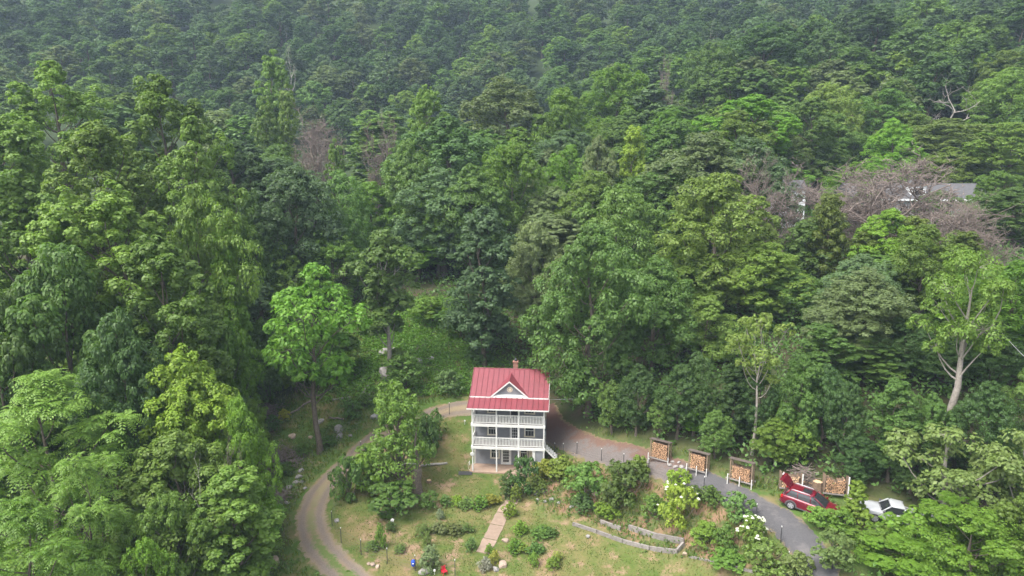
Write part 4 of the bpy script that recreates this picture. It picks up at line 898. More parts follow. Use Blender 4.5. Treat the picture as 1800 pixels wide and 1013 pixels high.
ornament(817, 748, 'white', 'small white garden light on the grass left of the house'); ornament(764, 1011, 'white', 'white garden light at the bottom edge by the grey rock', .3)
rt = thing('red_toy', 'small red plastic garden chair at the bottom edge of the lawn', 'chair', on_ground(781, 1010), .6)
bx('seat', M['red_cloth'], rt, -.2, .2, -.2, .2, .26, .30); bx('backrest', M['red_cloth'], rt, -.2, .2, .17, .21, .301, .62)
for sx in (-1, 1):
    for sy in (-1, 1): bx('leg', M['red_cloth'], rt, sx * .17 - .02, sx * .17 + .02, sy * .15 - .02, sy * .15 + .02, -.05, .259)
bbx = thing('bird_box', 'small white box on a thin post in the flower bed', 'box', on_ground(690, 928)); MB().tube([(0, 0, -.2), (0, 0, .5)], .025, 5).build('post', M['wood_post'], bbx); mb = MB(); mb.box(-.12, .12, -.1, .1, .5, .68); mb.prism([(-.15, -.13, .681), (.15, -.13, .681), (.0, -.13, .80)], (0, .26, 0)); mb.build('box_body', M['white'], bbx)
log_obj(on_ground(738, 822) + Vector((0, 0, .12)), on_ground(786, 816) + Vector((0, 0, .12)), .13, 'pale fallen log lying on the lawn left of the patio', 'fallen_log', 'deadwood_pale')
stp = thing('tree_stump', 'small sawn stump on the lawn beside the broken tree', 'stump', on_ground(754, 848)); mb = MB(); mb.loft([[(r * math.cos(a), r * math.sin(a), z) for a in A] for r, z in ((.30, -.1), (.24, .06), (.22, .22))]); mb.I[-1] = 1; mb.build('stump_wood', [M['log_bark'], M['log_end_pale']], stp)
# the broken dead trunk standing in the leafy tree
tb_ = on_ground(733, 871); tk = thing('broken_trunk', 'thick dead broken trunk standing on the lawn in front of the resprouting tree', 'dead trunk', tb_)
rg = np.random.default_rng(4); mb = MB(); n = 12; rings = []
for z, r in ((-.3, .75), (.1, .58), (.6, .48), (1.3, .44), (2.0, .43), (2.5, .40)): rings.append([((r + rg.normal(0, .03)) * math.cos(2 * math.pi * i / n) + z * .03, (r + rg.normal(0, .03)) * math.sin(2 * math.pi * i / n), z + (rg.uniform(-.35, .25) if z > 2.3 else 0)) for i in range(n)])
mb.loft(rings); mb.build('trunk', M['bark'], tk); MB().tube([(.05, .1, 2.2), (.1, .2, 3.6), (-.1, .3, 5.2), (.1, .4, 6.6)], [.22, .17, .12, .05], 7, False).build('leader', M['bark'], tk, True)
MB().tube([(.25, -.2, .1), (.55, -.45, .08), (.8, -.5, 0)], [.15, .10, .05], 6).build('root', M['bark'], tk, True); MB().tube([(.0, 0, 3.2), (-.9, -.1, 3.3), (-2.0, -.2, 3.0)], [.07, .05, .03], 5).build('dead_branch', M['deadwood_pale'], tk, True)

# ------------------------------------------------------------------ boulders
RK = [bpy.data.meshes.new('x') for _ in range(0)]
def rock_mesh(sd, mat):
    import bmesh
    rg = np.random.default_rng(sd); bm = bmesh.new(); bmesh.ops.create_icosphere(bm, subdivisions=2, radius=1.)
    cutd = [Vector(d) for d in unit(rg, 7)]; cuto = rg.uniform(.55, .85, 7)
    for v in bm.verts:
        for d_, o_ in zip(cutd, cuto):
            k = v.co.dot(d_) - o_
            if k > 0: v.co -= d_ * k
        v.co *= 1 + rg.normal(0, .03)
    me = bpy.data.meshes.new('rock'); bm.to_mesh(me); bm.free(); me.materials.append(mat); return me
ROCKS = [rock_mesh(600 + i, M['stone']) for i in range(5)] + [rock_mesh(620 + i, M['stone_warm']) for i in range(3)]
RL = [(676, 622, 22, 'upper left pale boulder above the slender tree foot'), (694, 621, 20, 'upper right pale boulder above the slender tree foot'), (737, 636, 16, 'small pale boulder at the edge of the clearing grass'), (757, 633, 15, 'pale boulder right of the small one on the clearing'), (678, 662, 34, 'big dark boulder at the foot of the slender tree'),
 (596, 757, 18, 'boulder above its neighbour beside the left drive'), (597, 769, 16, 'boulder touching the left drive verge'), (616, 768, 9, 'small stone right of the verge boulder'), (575, 780, 12, 'stone left of the verge boulder'), (564, 742, 12, 'boulder behind the forked tree trunk'), (513, 769, 15, 'tan boulder on the bank left of the forked tree'), (546, 770, 9, 'small tan stone left of the forked tree'),
 (658, 735, 17, 'grey boulder above the drive bend near the bushes'), (530, 829, 11, 'topmost stone of the rough wall left of the drive'), (526, 840, 13, 'second stone down the rough wall left of the drive'), (520, 850, 12, 'third stone down the rough wall'), (531, 848, 10, 'stone on the right of the rough wall'), (509, 859, 12, 'whitish stone at the foot of the rough wall'), (536, 860, 8, 'small stone below the rough wall'), (505, 886, 8, 'white stone by the lower brush pile'),
 (482, 992, 26, 'brown boulder at the lower left verge of the drive'), (620, 870, 9, 'stone under the bushes beside the fence'), (747, 1006, 20, 'grey pointed rock at the bottom of the lawn'), (592, 917, 10, 'dark rock against the fence by the gravel drive'),
 (943, 868, 12, 'long pale stone at the left of the rockery'), (955, 866, 11, 'pale stone beside the long one in the rockery'), (958, 884, 9, 'round stone at the front of the rockery'), (970, 880, 10, 'pale stone low in the rockery'), (945, 880, 8, 'small stone at the left foot of the rockery'), (982, 886, 8, 'stone in the middle of the rockery front'), (1005, 892, 9, 'stone at the right of the rockery front'), (1045, 869, 14, 'brown rock under the round shrub on the bank'),
 (655, 995, 10, 'pinkish stone left in the row by the lower fence'), (664, 998, 9, 'pinkish stone right in the row by the lower fence'), (648, 993, 7, 'small pink stone starting the row by the lower fence'), (884, 995, 18, 'pink rubble stone right of the path end'), (872, 1003, 14, 'pale rock at the bottom edge right of the path'), (888, 952, 12, 'flat pink stone right of the path'), (1034, 945, 9, 'stone right of the short bush on the lower lawn'), (1204, 976, 10, 'orange stone at the end of the raised bed'),
 (1178, 820, 9, 'stone in the low wall right of the first firewood rack'), (1188, 822, 10, 'second stone in the low wall beyond the first rack'), (1198, 823, 9, 'third stone in the low wall beyond the first rack'), (1207, 826, 8, 'last stone in the low wall before the second rack'), (1182, 813, 8, 'upper stone in the low wall beyond the first rack'), (1194, 815, 8, 'second upper stone in the low wall')]
for i, (u, v, wpx, lab) in enumerate(RL):
    b = on_ground(u, v); r = wpx / 2 * project(b)[2] / FPX; warm = any(k in lab for k in ('tan', 'pink', 'brown', 'orange', 'flat')); rg = random.Random(i); k = (5 + i % 3) if warm else i % 5
    tag(link('boulder' if wpx > 12 else 'stone', ROCKS[k], None, (b.x, b.y, b.z + r * .22), (rg.uniform(-.3, .3), rg.uniform(-.3, .3), rg.uniform(0, 6.28)), (r * rg.uniform(1., 1.3), r * rg.uniform(.8, 1.1), r * rg.uniform(.6, .85))), lab, 'rock', 'rocks about the yard and drive')
# ------------------------------------------------------------------ fallen logs and brush piles on the left bank
LG = [((490, 742), (565, 697), .13, 'long grey fallen log below the bright green trees'), ((583, 706), (617, 701), .11, 'pale log lying above the drive bank'), ((634, 703), (647, 681), .14, 'curved pale log on end beside the clearing'), ((640, 706), (652, 693), .10, 'short pale log beside the curved one'), ((578, 737), (604, 739), .11, 'short brown log on the bank right of the forked tree'), ((517, 797), (530, 793), .12, 'sawn log end beside the small tan stone'), ((464, 888), (497, 868), .12, 'whitish birch log on the lower brush pile'), ((463, 812), (521, 812), .12, 'dark log across the upper brush pile'), ((608, 722), (628, 712), .1, 'grey log piece above the round verge bush'), ((700, 640), (760, 600), .09, 'thin log lying across the clearing grass'), ((1525, 890), (1490, 880), .12, 'pale log beside the bonnet of the white pickup'), ((935, 803), (1010, 800), .06, 'thin grey poles lying beside the house stair')]
for i, (a, b, r, lab) in enumerate(LG): log_obj(on_ground(*a) + Vector((0, 0, r + .05)), on_ground(*b) + Vector((0, 0, r + .05)), r, lab, 'fallen_log', 'deadwood_pale' if 'pale' in lab or 'birch' in lab else 'deadwood', sd=i, group='fallen logs')
def brush(u, v, wd, ht, n, lab, sd):
    b = on_ground(u, v); rg = np.random.default_rng(sd); mb = MB()
    for _ in range(n):
        c = np.array([rg.normal(0, wd * .33), rg.normal(0, wd * .3), 0]); c[2] = ht * rg.uniform(.05, 1) * math.exp(-(c[0] ** 2 + c[1] ** 2) / (wd * .6) ** 2); d_ = unit(rg, 1)[0] * np.array([1, 1, .35]); d_ /= np.linalg.norm(d_); L = rg.uniform(.5, 1.9)
        c[2] += terr(b.x + c[0], b.y + c[1]) - b.z + .05
        m_ = c + rg.normal(0, .1, 3); mb.tube([c - d_ * L / 2, m_, c + d_ * L / 2], [rg.uniform(.015, .05), .02, .008], 3, False)
    tag(mb.build('brush_pile', M['deadwood'], None, loc=b), lab, 'brush pile')
brush(495, 815, 3.4, 1.2, 420, 'upper pile of grey cut branches left of the drive', 1); brush(484, 882, 2.4, .9, 260, 'lower pile of pale branches left of the drive', 2); brush(462, 745, 3.2, 2.0, 380, 'tangle of grey dead branches at the forest edge', 3)
brush(1409, 858, 1.6, 1.9, 160, 'dark heap of brush behind the red car', 4)

# ------------------------------------------------------------------ utility pole with transformer and wires
pb = at_y(1706, 700, 66); gzp = terr(pb.x, pb.y); tpz = at_y(1706, 530, 66)
up = thing('utility_pole', 'utility pole with white transformer can among the right-hand trees', 'pole', (tpz.x, 66, gzp)); hz_ = tpz.z - gzp
MB().tube([(0, 0, -.5), (0, 0, hz_ + .5)], [.17, .12], 8).build('pole_shaft', M['wood_post'], up)
MB().loft([[(.05 + r * math.cos(a), -.38 + r * math.sin(a), hz_ + z) for a in A] for r, z in ((.20, -.95), (.26, -.9), (.26, -.05), (.20, .02), (.20, .05))]).build('transformer_can', M['white'], up, True)
for s in (-1, 1): MB().tube([(.05 + s * .1, -.38, hz_ + .05), (.05 + s * .1, -.38, hz_ + .28)], .04, 5).build('bushing', M['rim'], up)
bx('bracket', M['metal_dark'], up, -.1, .1, -.16, -.1, hz_ - .7, hz_ - .2)
def wire_(a, b, lab, sag=.6):
    a, b = Vector(a), Vector(b); P = [a.lerp(b, k / 12) - a + Vector((0, 0, -sag * 4 * (k / 12) * (1 - k / 12))) for k in range(13)]
    tag(MB().tube(P, .022, 4, False).build('power_line', M['cable'], None, loc=a), lab, 'cable', 'overhead lines')
wire_(at_y(1700, 505, 66), at_y(1860, 680, 48), 'overhead line slanting down right past the transformer')
wire_(hp(3.7, 3.0, 6.9), at_y(1120, 690, 68), 'thin service line from the house eave into the big tree', .2)

# ------------------------------------------------------------------ pale house among the trees on the hill
fa = at_y(1500, 400, 108); fb = at_y(1735, 405, 106); zf = min(terr(fa.x, 108), terr(fb.x, 106)) - .5
fh = thing('hill_house', 'large pale grey house with white trim half hidden behind bare trees', 'house', (fa.x, 108, zf), math.atan2(-2, fb.x - fa.x))
Wd = (fb - fa).length; ztop = at_y(1600, 350, 107).z - zf; rtop = at_y(1600, 322, 112).z - zf
bx('wall', M['farhouse'], fh, 0, Wd, 0, 9, -2, ztop)
rf = MB().prism([(-.6, -.7, ztop), (-.6, 9.7, ztop), (-.6, 4.5, rtop)], (Wd + 1.2, 0, 0)).build('roof', M['farroof'], fh)
bx('eave_board', M['farwhite'], fh, -.6, Wd + .6, -.76, -.70, ztop - .25, ztop + .02); bx('corner_board', M['farwhite'], fh, Wd - .35, Wd + .05, -.06, -.005, -2, ztop - .26)
bay = bx('bay_wall', M['farwhite'], fh, Wd - 3.4, Wd - .4, -.9, -.01, -1.5, ztop - .3)
nw = 5
for row, z0 in enumerate((ztop - 2.6, ztop - 5.6)):
    for k in range(nw):
        x0 = 1.2 + k * (Wd - 6) / nw; wn = link('window', None, fh); bx('pane', M['glass'], wn, x0, x0 + 1.1, -.03, -.005, z0, z0 + 1.5)
        for a in ((x0 - .12, x0, z0 - .12, z0 + 1.62), (x0 + 1.1, x0 + 1.22, z0 - .12, z0 + 1.62), (x0, x0 + 1.1, z0 + 1.5, z0 + 1.62), (x0, x0 + 1.1, z0 - .12, z0)): bx('frame', M['farwhite'], wn, a[0], a[1], -.07, -.004, a[2], a[3])
wn = link('window', None, fh); bx('pane', M['glass'], wn, Wd - 2.6, Wd - 1.2, -.95, -.905, ztop - 2.4, ztop - 1.0); bx('frame', M['farwhite'], wn, Wd - 2.7, Wd - 1.1, -.98, -.952, ztop - 2.5, ztop - 2.401)
for x0 in (Wd * .42,):
    dm = link('dormer', None, fh); bx('dormer_wall', M['farwhite'], dm, x0, x0 + 2.2, .6, 3.5, ztop + .2, ztop + 2.0); MB().prism([(x0 - .2, .4, ztop + 2.0), (x0 + 2.4, .4, ztop + 2.0), (x0 + 1.1, .4, ztop + 2.9)], (0, 3.2, 0)).build('dormer_roof', M['farroof'], dm); bx('pane', M['glass'], dm, x0 + .5, x0 + 1.7, .55, .595, ztop + .6, ztop + 1.7)
ga = at_y(1385, 330, 112); zg = terr(ga.x, 112)
gr_ = thing('hill_shed', 'small pale building glimpsed through the left bare tree', 'shed', (ga.x, 112, zg)); hh_ = max(3., at_y(1385, 335, 112).z - zg)
bx('wall', M['farwhite'], gr_, -2.5, 3, 0, 4, -1, hh_); MB().prism([(-2.8, -.4, hh_), (-2.8, 4.4, hh_), (-2.8, 2, hh_ + 1.6)], (6.1, 0, 0)).build('roof', M['farroof'], gr_); bx('pane', M['glass'], gr_, -.6, .6, -.03, -.004, hh_ - 2, hh_ - .8)
# ------------------------------------------------------------------ trees placed one by one: kind, u, v of top, distance y, crown width px, colour, label
C = dict(pop=(.095, .165, .040), pop2=(.084, .152, .035), oak=(.050, .098, .040), grey=(.088, .128, .068), wal=(.066, .126, .038), lime=(.125, .232, .030), yel=(.088, .140, .038),
         bright=(.082, .168, .026), dark=(.040, .082, .030), pale=(.105, .155, .060), pine=(.072, .110, .030), blue=(.062, .110, .062), vivid=(.074, .152, .026), fresh=(.080, .165, .026), vine=(.075, .135, .035))
HERO = [
 # left wall of tall trees
 ('poplar0', 95, 108, 98, 190, 'pop', 'tall light green tree with spiky twin tops, highest at far left'),
 ('poplar1', 285, 132, 92, 210, 'pop', 'tall light green tree with several pointed leaders, right of the highest left one'),
 ('poplar2', -20, 190, 84, 230, 'pop', 'light green tree cut by the left edge below the spiky tops'),
 ('poplar3', 175, 215, 78, 230, 'pop', 'light green leafy tree in front of the spiky tops at left'),
 ('poplar0', 345, 205, 82, 170, 'pop2', 'upright mid green tree on the right flank of the left tree wall'),
 ('poplar1', 40, 300, 68, 280, 'pop2', 'broad leafy tree halfway up the left edge'),
 ('poplar2', 205, 320, 66, 280, 'pop2', 'massive leafy tree in the middle of the left tree wall'),
 ('walnut0', 350, 325, 72, 180, 'pop2', 'dense mid green tree on the inner edge of the left tree wall'),
 ('walnut1', 105, 430, 57, 270, 'wal', 'dark leafy tree low in the left tree wall'),
 ('poplar3', 290, 415, 61, 250, 'pop2', 'large leafy tree low in the left tree wall with bright right side'),
 ('walnut2', -10, 500, 53, 230, 'wal', 'dark leafy tree cut by the left edge above the feathery tree'),
 ('walnut3', 215, 545, 53, 200, 'dark', 'dark low tree behind the bright yellow-green crown at left'),
 ('column0', 398, 400, 72, 90, 'bright', 'slim bright green tree at the right end of the left tree wall'),
 ('frond0', 75, 655, 47, 330, 'pop2', 'large feathery-leaved green tree at lower left'),
 ('frond1', 45, 880, 38, 300, 'vivid', 'feathery-leaved tree filling the bottom left corner'),
 ('frond2', 150, 800, 42, 200, 'pop2', 'feathery-leaved tree between the lower left big one and the corner'),
 ('dome0', 328, 610, 53, 165, 'lime', 'rounded bright yellow-green tree at lower left'),
 ('walnut1', 425, 700, 51, 110, 'bright', 'vine-hung green tree with dead twigs below the yellow-green crown'),
 ('oak3', 305, 762, 47, 240, 'pop', 'sprawling light green tree with dead limbs at lower left'),
 ('column1', 415, 820, 46, 150, 'pop2', 'vine-covered leafy tree beside the brush piles'),
 ('walnut2', 300, 870, 43, 170, 'pop2', 'dark leafy tree at the bottom left of the gravel drive'),
 ('ash1', 262, 945, 40, 90, 'bright', 'small bright sapling at the bottom edge left of the drive'),
 ('oak0', 30, 612, 56, 130, 'wal', 'mid green tree behind the feathery trees at the left edge'),
 # centre left
 ('oak2', 518, 292, 96, 160, 'blue', 'round blue-green tree left of centre'),
 ('walnut3', 450, 335, 92, 110, 'wal', 'mid green tree on the left shoulder of the round blue-green one'),
 ('walnut0', 405, 560, 66, 90, 'bright', 'leafy tree behind the broken stem left of the forked tree'),
 ('walnut2', 600, 300, 104, 110, 'wal', 'mid green tree on the right shoulder of the round blue-green one'),
 ('ash0', 735, 425, 104, 110, 'bright', 'light thin-stemmed tree above the grassy clearing'),
 ('walnut1', 655, 320, 112, 120, 'bright', 'mid green tree below the bare grey snags'),
 ('column2', 850, 362, 82, 125, 'blue', 'tall narrow dark tree with leaning trunk behind the house chimney'),
 ('oak1', 790, 205, 118, 200, 'oak', 'large round dark green tree above the clearing'),
 ('walnut3', 720, 245, 112, 120, 'wal', 'green tree leaning on the large round one above the clearing'),
 ('walnut2', 900, 250, 108, 150, 'bright', 'fresh green tree right of the large round dark one'),
 ('poplar2', 750, 150, 132, 100, 'pop', 'light green pointed tree on the crest above the clearing'),
 ('oak0', 885, 136, 150, 190, 'grey', 'wide olive-green domed tree on the crest near top centre'),
 ('walnut0', 1000, 255, 112, 120, 'bright', 'light green tree at centre beside the grey-leaved one'),
 ('oak3', 1048, 240, 110, 90, 'grey', 'grey-leaved round tree just right of centre'),
 ('column1', 1112, 222, 114, 60, 'lime', 'slim lime-yellow tree right of centre'),
 ('walnut1', 990, 155, 140, 130, 'bright', 'bright green tree below the crest right of the olive dome'),
 ('oak2', 1085, 112, 160, 130, 'bright', 'bright green tree on the crest left of the bare grey tree'),
 ('walnut3', 1180, 190, 132, 150, 'bright', 'bright leafy tree below the bare grey tree on the crest'),
 # big mass right of the house
 ('walnut0', 1040, 396, 71, 225, 'wal', 'huge dark green lumpy tree overhanging the right side of the house'),
 ('walnut2', 1085, 325, 86, 190, 'wal', 'tall tufted green tree behind the huge one by the house'),
 ('walnut3', 1150, 450, 74, 170, 'wal', 'dark green tree between the huge one and the yellow-green one'),
 ('walnut1', 940, 390, 88, 120, 'grey', 'grey-green tree peeping out left of the huge one by the house'),
 ('walnut1', 1262, 305, 82, 215, 'yel', 'very tall yellow-green tree behind the firewood racks'),
 ('walnut2', 1240, 520, 72, 130, 'yel', 'yellow-green lower tree in front of the very tall one'),
 ('oak0', 1232, 232, 102, 210, 'grey', 'large grey-green dome above the very tall yellow-green tree'),
 ('column0', 1442, 570, 61, 115, 'wal', 'dark columnar tree above the red car'),
 ('walnut3', 1385, 470, 76, 140, 'wal', 'dark green tree behind the pale-trunked open one'),
 ('column2', 1535, 448, 74, 130, 'wal', 'pointed mid green tree below the white house'),
 ('walnut0', 1480, 470, 80, 120, 'wal', 'round mid green tree left of the pointed one below the white house'),
 ('ash0', 1775, 458, 60, 170, 'bright', 'airy light green tree at the right edge near the pole'),
 ('column1', 1520, 590, 63, 120, 'wal', 'slim tree with visible grey stem above the white pickup'),
 ('walnut1', 1590, 560, 62, 120, 'dark', 'dark tree in the gap left of the thick forked trunk'),
 ('walnut2', 1740, 560, 60, 170, 'dark', 'dark leafy tree behind the right edge airy one'),
 ('walnut3', 1655, 590, 61, 150, 'dark', 'dark leafy tree behind the thick forked trunk'),
 ('gnarly0', 1665, 750, 49, 230, 'pale', 'gnarled pale-leaved tree with bare grey boughs at right'),
 ('gnarly0', 1800, 755, 47, 200, 'pale', 'gnarled pale-leaved tree cut by the right edge'),
 ('walnut1', 1575, 948, 43, 140, 'bright', 'bright leafy tree in front of the white pickup'),
 ('walnut2', 1700, 900, 42, 210, 'bright', 'bright bushy tree at the bottom right'),
 ('frond2', 1660, 868, 45, 110, 'bright', 'light feathery tree at the tail of the white pickup'),
 ('walnut0', 1800, 870, 42, 170, 'pop2', 'bushy tree in the bottom right corner'),
 ('column1', 1215, 738, 61.5, 48, 'bright', 'small fresh green tree between the first two firewood racks'),
 ('sapling0', 1350, 785, 57, 70, 'wal', 'small leafy tree overhanging the third firewood rack'),
 ('sapling0', 1390, 800, 55.5, 70, 'pop2', 'small leafy tree over the firewood behind the red car'),
 # right upper
 ('pine0', 1452, 338, 80, 95, 'pine', 'yellowish pine left of the white house'),
 ('pine1', 1600, 378, 77, 110, 'pine', 'bushy yellowish pine in front of the white house'),
 ('pine1', 1520, 402, 78, 100, 'pine', 'bushy yellowish pine below the grey wall of the white house'),
 ('pine0', 1690, 405, 74, 100, 'pine', 'bushy yellowish pine below the right end of the white house'),
 ('oak3', 1780, 330, 92, 170, 'wal', 'dark green tree right of the white house'),
 ('oak1', 1655, 208, 128, 190, 'pale', 'wide pale yellow-green tree above the white house'),
 ('walnut1', 1770, 215, 118, 160, 'pop', 'light green tree above right of the white house'),
 ('oak2', 1590, 195, 136, 110, 'yel', 'olive round tree above the white house, left of the wide pale one'),
 ('walnut3', 1345, 208, 128, 170, 'pale', 'pale olive domed tree behind the left dead tree'),
 ('walnut0', 1500, 285, 116, 120, 'bright', 'bright green bushy tree behind the gap between the dead trees'),
 ('oak0', 1335, 42, 186, 160, 'oak', 'big dark round tree high on the right slope'),
 ('oak2', 1250, 75, 182, 110, 'wal', 'mid green tree left of the big dark round one high on the right'),
 ('poplar0', 1575, 62, 190, 120, 'bright', 'bright green pointed tree on the right skyline of the near slope'),
 ('poplar3', 1690, 50, 190, 120, 'bright', 'bright green pointed tree farther right on the near slope'),
 ('oak1', 1470, 100, 176, 120, 'wal', 'round green tree beside the bare tan clearing'),
 ('walnut0', 1400, 180, 140, 120, 'wal', 'mid green tree below the big dark round one'),
 ('oak3', 1760, 90, 170, 160, 'yel', 'wide olive tree near the right edge on the upper slope'),
 ('walnut2', 1640, 335, 101, 90, 'wal', 'dark leafy tree standing against the middle of the white house'),
 ('oak1', 1700, 372, 99, 60, 'wal', 'round green tree by the right bay of the white house'),
 ('walnut0', 1560, 268, 119, 110, 'bright', 'bright bushy tree rising behind the white house roof, left'),
 ('walnut3', 1660, 258, 119, 120, 'yel', 'olive bushy tree rising behind the white house roof, right'),
 ('oak2', 1745, 300, 100, 90, 'pop2', 'mid green tree at the right corner of the white house'),
 ('walnut1', 1480, 345, 100, 60, 'wal', 'green tree at the left corner of the white house'),
 ('dead1', 1545, 300, 92, 180, None, 'second leafless twiggy tree before the left part of the white house'),
 ('oak0', 1520, 318, 101, 56, 'wal', 'green tree against the left wall of the white house'),
 # dead and bare trees
 ('dead0', 1405, 264, 90, 210, None, 'grey leafless twiggy tree left of the pine'),
 ('dead1', 1605, 262, 88, 330, None, 'wide leafless twiggy tree in front of the white house'),
 ('dead1', 1690, 340, 80, 190, None, 'small leafless tree below the right end of the white house'),
 ('snag0', 1662, 128, 142, 130, None, 'pale spreading bare snag on the upper right slope'),
 ('dead0', 1162, 92, 158, 48, None, 'grey bare twiggy tree on the crest right of centre'),
 ('dead1', 560, 192, 120, 160, None, 'grey bare tangled tree left of centre'),
 ('dead0', 645, 195, 120, 110, None, 'grey bare tree right of the tangled one'),
 ('snag1', 565, 215, 118, 40, None, 'broken pale snag trunk standing in the bare tangle'),
 ('snag1', 1345, 600, 64, 60, None, 'pale bare sapling beside the open-crowned tree'),
 ('dead0', 1715, 880, 46, 70, None, 'fallen-looking dead grey branches at lower right'),
 ('dead0', 430, 760, 49, 70, None, 'grey dead branches among leaves beside the brush piles'),
 ('snag0', 350, 800, 45, 90, None, 'grey bare branches poking out of the sprawling tree at lower left'),
 ('dead0', 1730, -25, 260, 40, None, 'grey bare tree at the top edge far right'),
 ('snag0', 510, 40, 240, 30, None, 'pale bare tree on the far slope left of centre'),
 ('snag0', 1245, 30, 230, 24, None, 'pale bare trunk on the far slope right of centre'),
 ('vine0', 480, 88, 160, 70, 'vine', 'vine-draped column of a tree left of centre on far slope'),
 ('vine1', 470, 170, 140, 50, 'vine', 'vine-draped tree trunk below the tall vine column'),
 ('vine0', 505, 150, 146, 46, 'pop', 'light green vine tower right of the tall vine column'),
 ('vine1', 695, 260, 116, 40, 'vine', 'vine-wrapped slim trunk beside the large round dark tree'),
 ('vine0', 590, 245, 115, 40, 'vine', 'green vine column among the bare snags'),
 ('vine1', 1600, 220, 134, 40, 'vine', 'vine-draped slim tree above the white house'),
]
C = {k: tuple(min(.3, a * g) for a, g in zip(v, (1.66, 1.52, 1.08))) for k, v in C.items()}
nh = 0; HB = []; PROF = np.full(1800, 1013.)      # PROF: lowest visible row per picture column, front to back
placed = []
for k, u, v, y, wpx, c, lab in HERO:
    p = at_y(u, v, y); q = at_y(u, v + 90, y); x = q.x; zb = terr(x, y); h = p.z - zb
    zeta = project((x, y, p.z - h * .3))[2]; r = wpx / 2 * zeta / FPX
    if k.startswith(('sapling', 'column1')) and h < 2: h = 4
    if h < 3 or h > 40: print('HEIGHT?', lab, round(h, 1))
    dead = KINDS[k][1] is None
    nm = 'dead_tree' if dead else ('pine_tree' if k.startswith('pine') else 'vine_covered_tree' if k.startswith('vine') else 'broadleaf_tree')
    plant(k, nm, (x, y, zb), h, r, None if dead else C[c], lab)
    HB.append((x, y, r)); placed.append((y, u, v, wpx, h))
# trees whose feet can be seen
def foot_tree(kind, fu, fv, v, wpx, c, lab, du=0, **kw):
    b = on_ground(fu, fv); p = at_y(fu, v, b.y); h = p.z - b.z; r = wpx / 2 * project((b.x, b.y, p.z))[2] / FPX
    o = plant(kind, 'broadleaf_tree', b, h, r, C[c], lab, **kw); HB.append((b.x, b.y, r)); placed.append((b.y, fu + du, v, wpx, h)); return o
crown('forked', 501, H=19, base=.36, Rr=5.4, nl=20, prof=flat_prof, lobe=.29, el=.9, ncl=13, clr=.42, nleaf=44, L=.46, W=.24, up=.5, droop=.2, jag=.45, trunkr=.26, inner=1.05, twigs=True)
foot_tree('forked', 563, 797, 462, 215, 'fresh', 'bright green forked tree standing left of the gravel drive', tilt=(0, 0))
crown('slim', 502, H=17, base=.30, Rr=2.9, nl=20, prof=flat_prof, lobe=.34, el=.9, ncl=11, clr=.45, nleaf=40, L=.42, W=.24, up=.5, jag=.5, trunkr=.20, inner=1.0, bark='bark_pale')
foot_tree('slim', 684, 668, 402, 120, 'wal', 'slender pale-stemmed tree rising beside the dark boulder', tilt=(0, R_(-3)))
crown('wreck', 503, H=10, base=.12, Rr=3.6, nl=20, prof=lambda t: 1.0 - .55 * t, lobe=.36, el=.9, ncl=12, clr=.42, nleaf=46, L=.30, W=.18, up=.45, jag=.5, trunkr=.42, inner=1.0, lean=(0, 0), low=-.7)
foot_tree('sparse0', 1322, 800, 548, 120, 'yel', 'open-crowned tree with pale bare forked trunk above the racks')
foot_tree('bigfork', 1662, 800, 440, 185, 'pop2', 'airy light green tree with thick pale forked trunk at right')
foot_tree('wreck', 706, 852, 668, 125, 'pop2', 'leafy resprouting tree with a broken dead trunk in the yard', skew=1.0)

for i, (fu, fv, v, wpx, k, c, lab) in enumerate([
 (1075, 764, 668, 60, 'oak1', 'wal', 'low leafy tree behind the drive right of the house'), (1118, 766, 640, 84, 'walnut3', 'dark', 'dark low tree left of the first firewood rack'), (1158, 782, 700, 56, 'ash1', 'wal', 'leafy understory tree behind the first firewood rack'), (1190, 772, 640, 90, 'oak3', 'dark', 'dark understory tree behind the small fresh green one'),
 (1256, 806, 722, 64, 'walnut1', 'wal', 'understory tree between the second and third racks'), (1284, 778, 640, 76, 'column2', 'dark', 'dark understory tree at the foot of the pale-trunked one'), (1362, 820, 735, 84, 'oak0', 'pop2', 'light understory tree above the third rack'), (1402, 792, 625, 96, 'walnut0', 'wal', 'understory tree left of the dark columnar one'), (1480, 822, 672, 70, 'oak2', 'dark', 'dark understory tree right of the columnar one'),
 (1508, 852, 765, 90, 'walnut3', 'dark', 'low dark tree behind the last firewood rack'), (1560, 846, 668, 84, 'column1', 'wal', 'understory tree above the pickup roof'), (1600, 868, 765, 100, 'walnut0', 'dark', 'dark low tree right of the pickup'), (1625, 835, 690, 80, 'oak1', 'wal', 'understory tree below the thick forked trunk'), (1720, 850, 670, 120, 'walnut3', 'dark', 'dark understory tree behind the gnarled one'), (1790, 840, 640, 120, 'walnut2', 'wal', 'understory tree behind the right edge gnarled one'), (1220, 765, 620, 80, 'walnut2', 'dark', 'dark tree filling the gap below the yellow-green giant'), (1330, 780, 640, 80, 'walnut1', 'dark', 'dark tree filling the gap behind the pale forked trunk'), (1440, 790, 640, 90, 'walnut0', 'dark', 'dark tree behind the columnar one'),
 (445, 830, 700, 80, 'walnut1', 'pop2', 'leafy tree left of the brush piles'), (470, 720, 560, 90, 'walnut3', 'wal', 'leafy forest-edge tree above the branch tangle'), (520, 690, 570, 90, 'walnut0', 'pop2', 'bright low tree left behind the forked tree'), (590, 670, 560, 90, 'walnut2', 'wal', 'leafy low tree right behind the forked tree'), (455, 960, 850, 90, 'walnut2', 'bright', 'bright low tree at the lower left drive verge'), (430, 1010, 900, 120, 'walnut3', 'pop2', 'bushy low tree at the bottom left of the drive')]):
    foot_tree(k, fu, fv, v, wpx, c, lab)
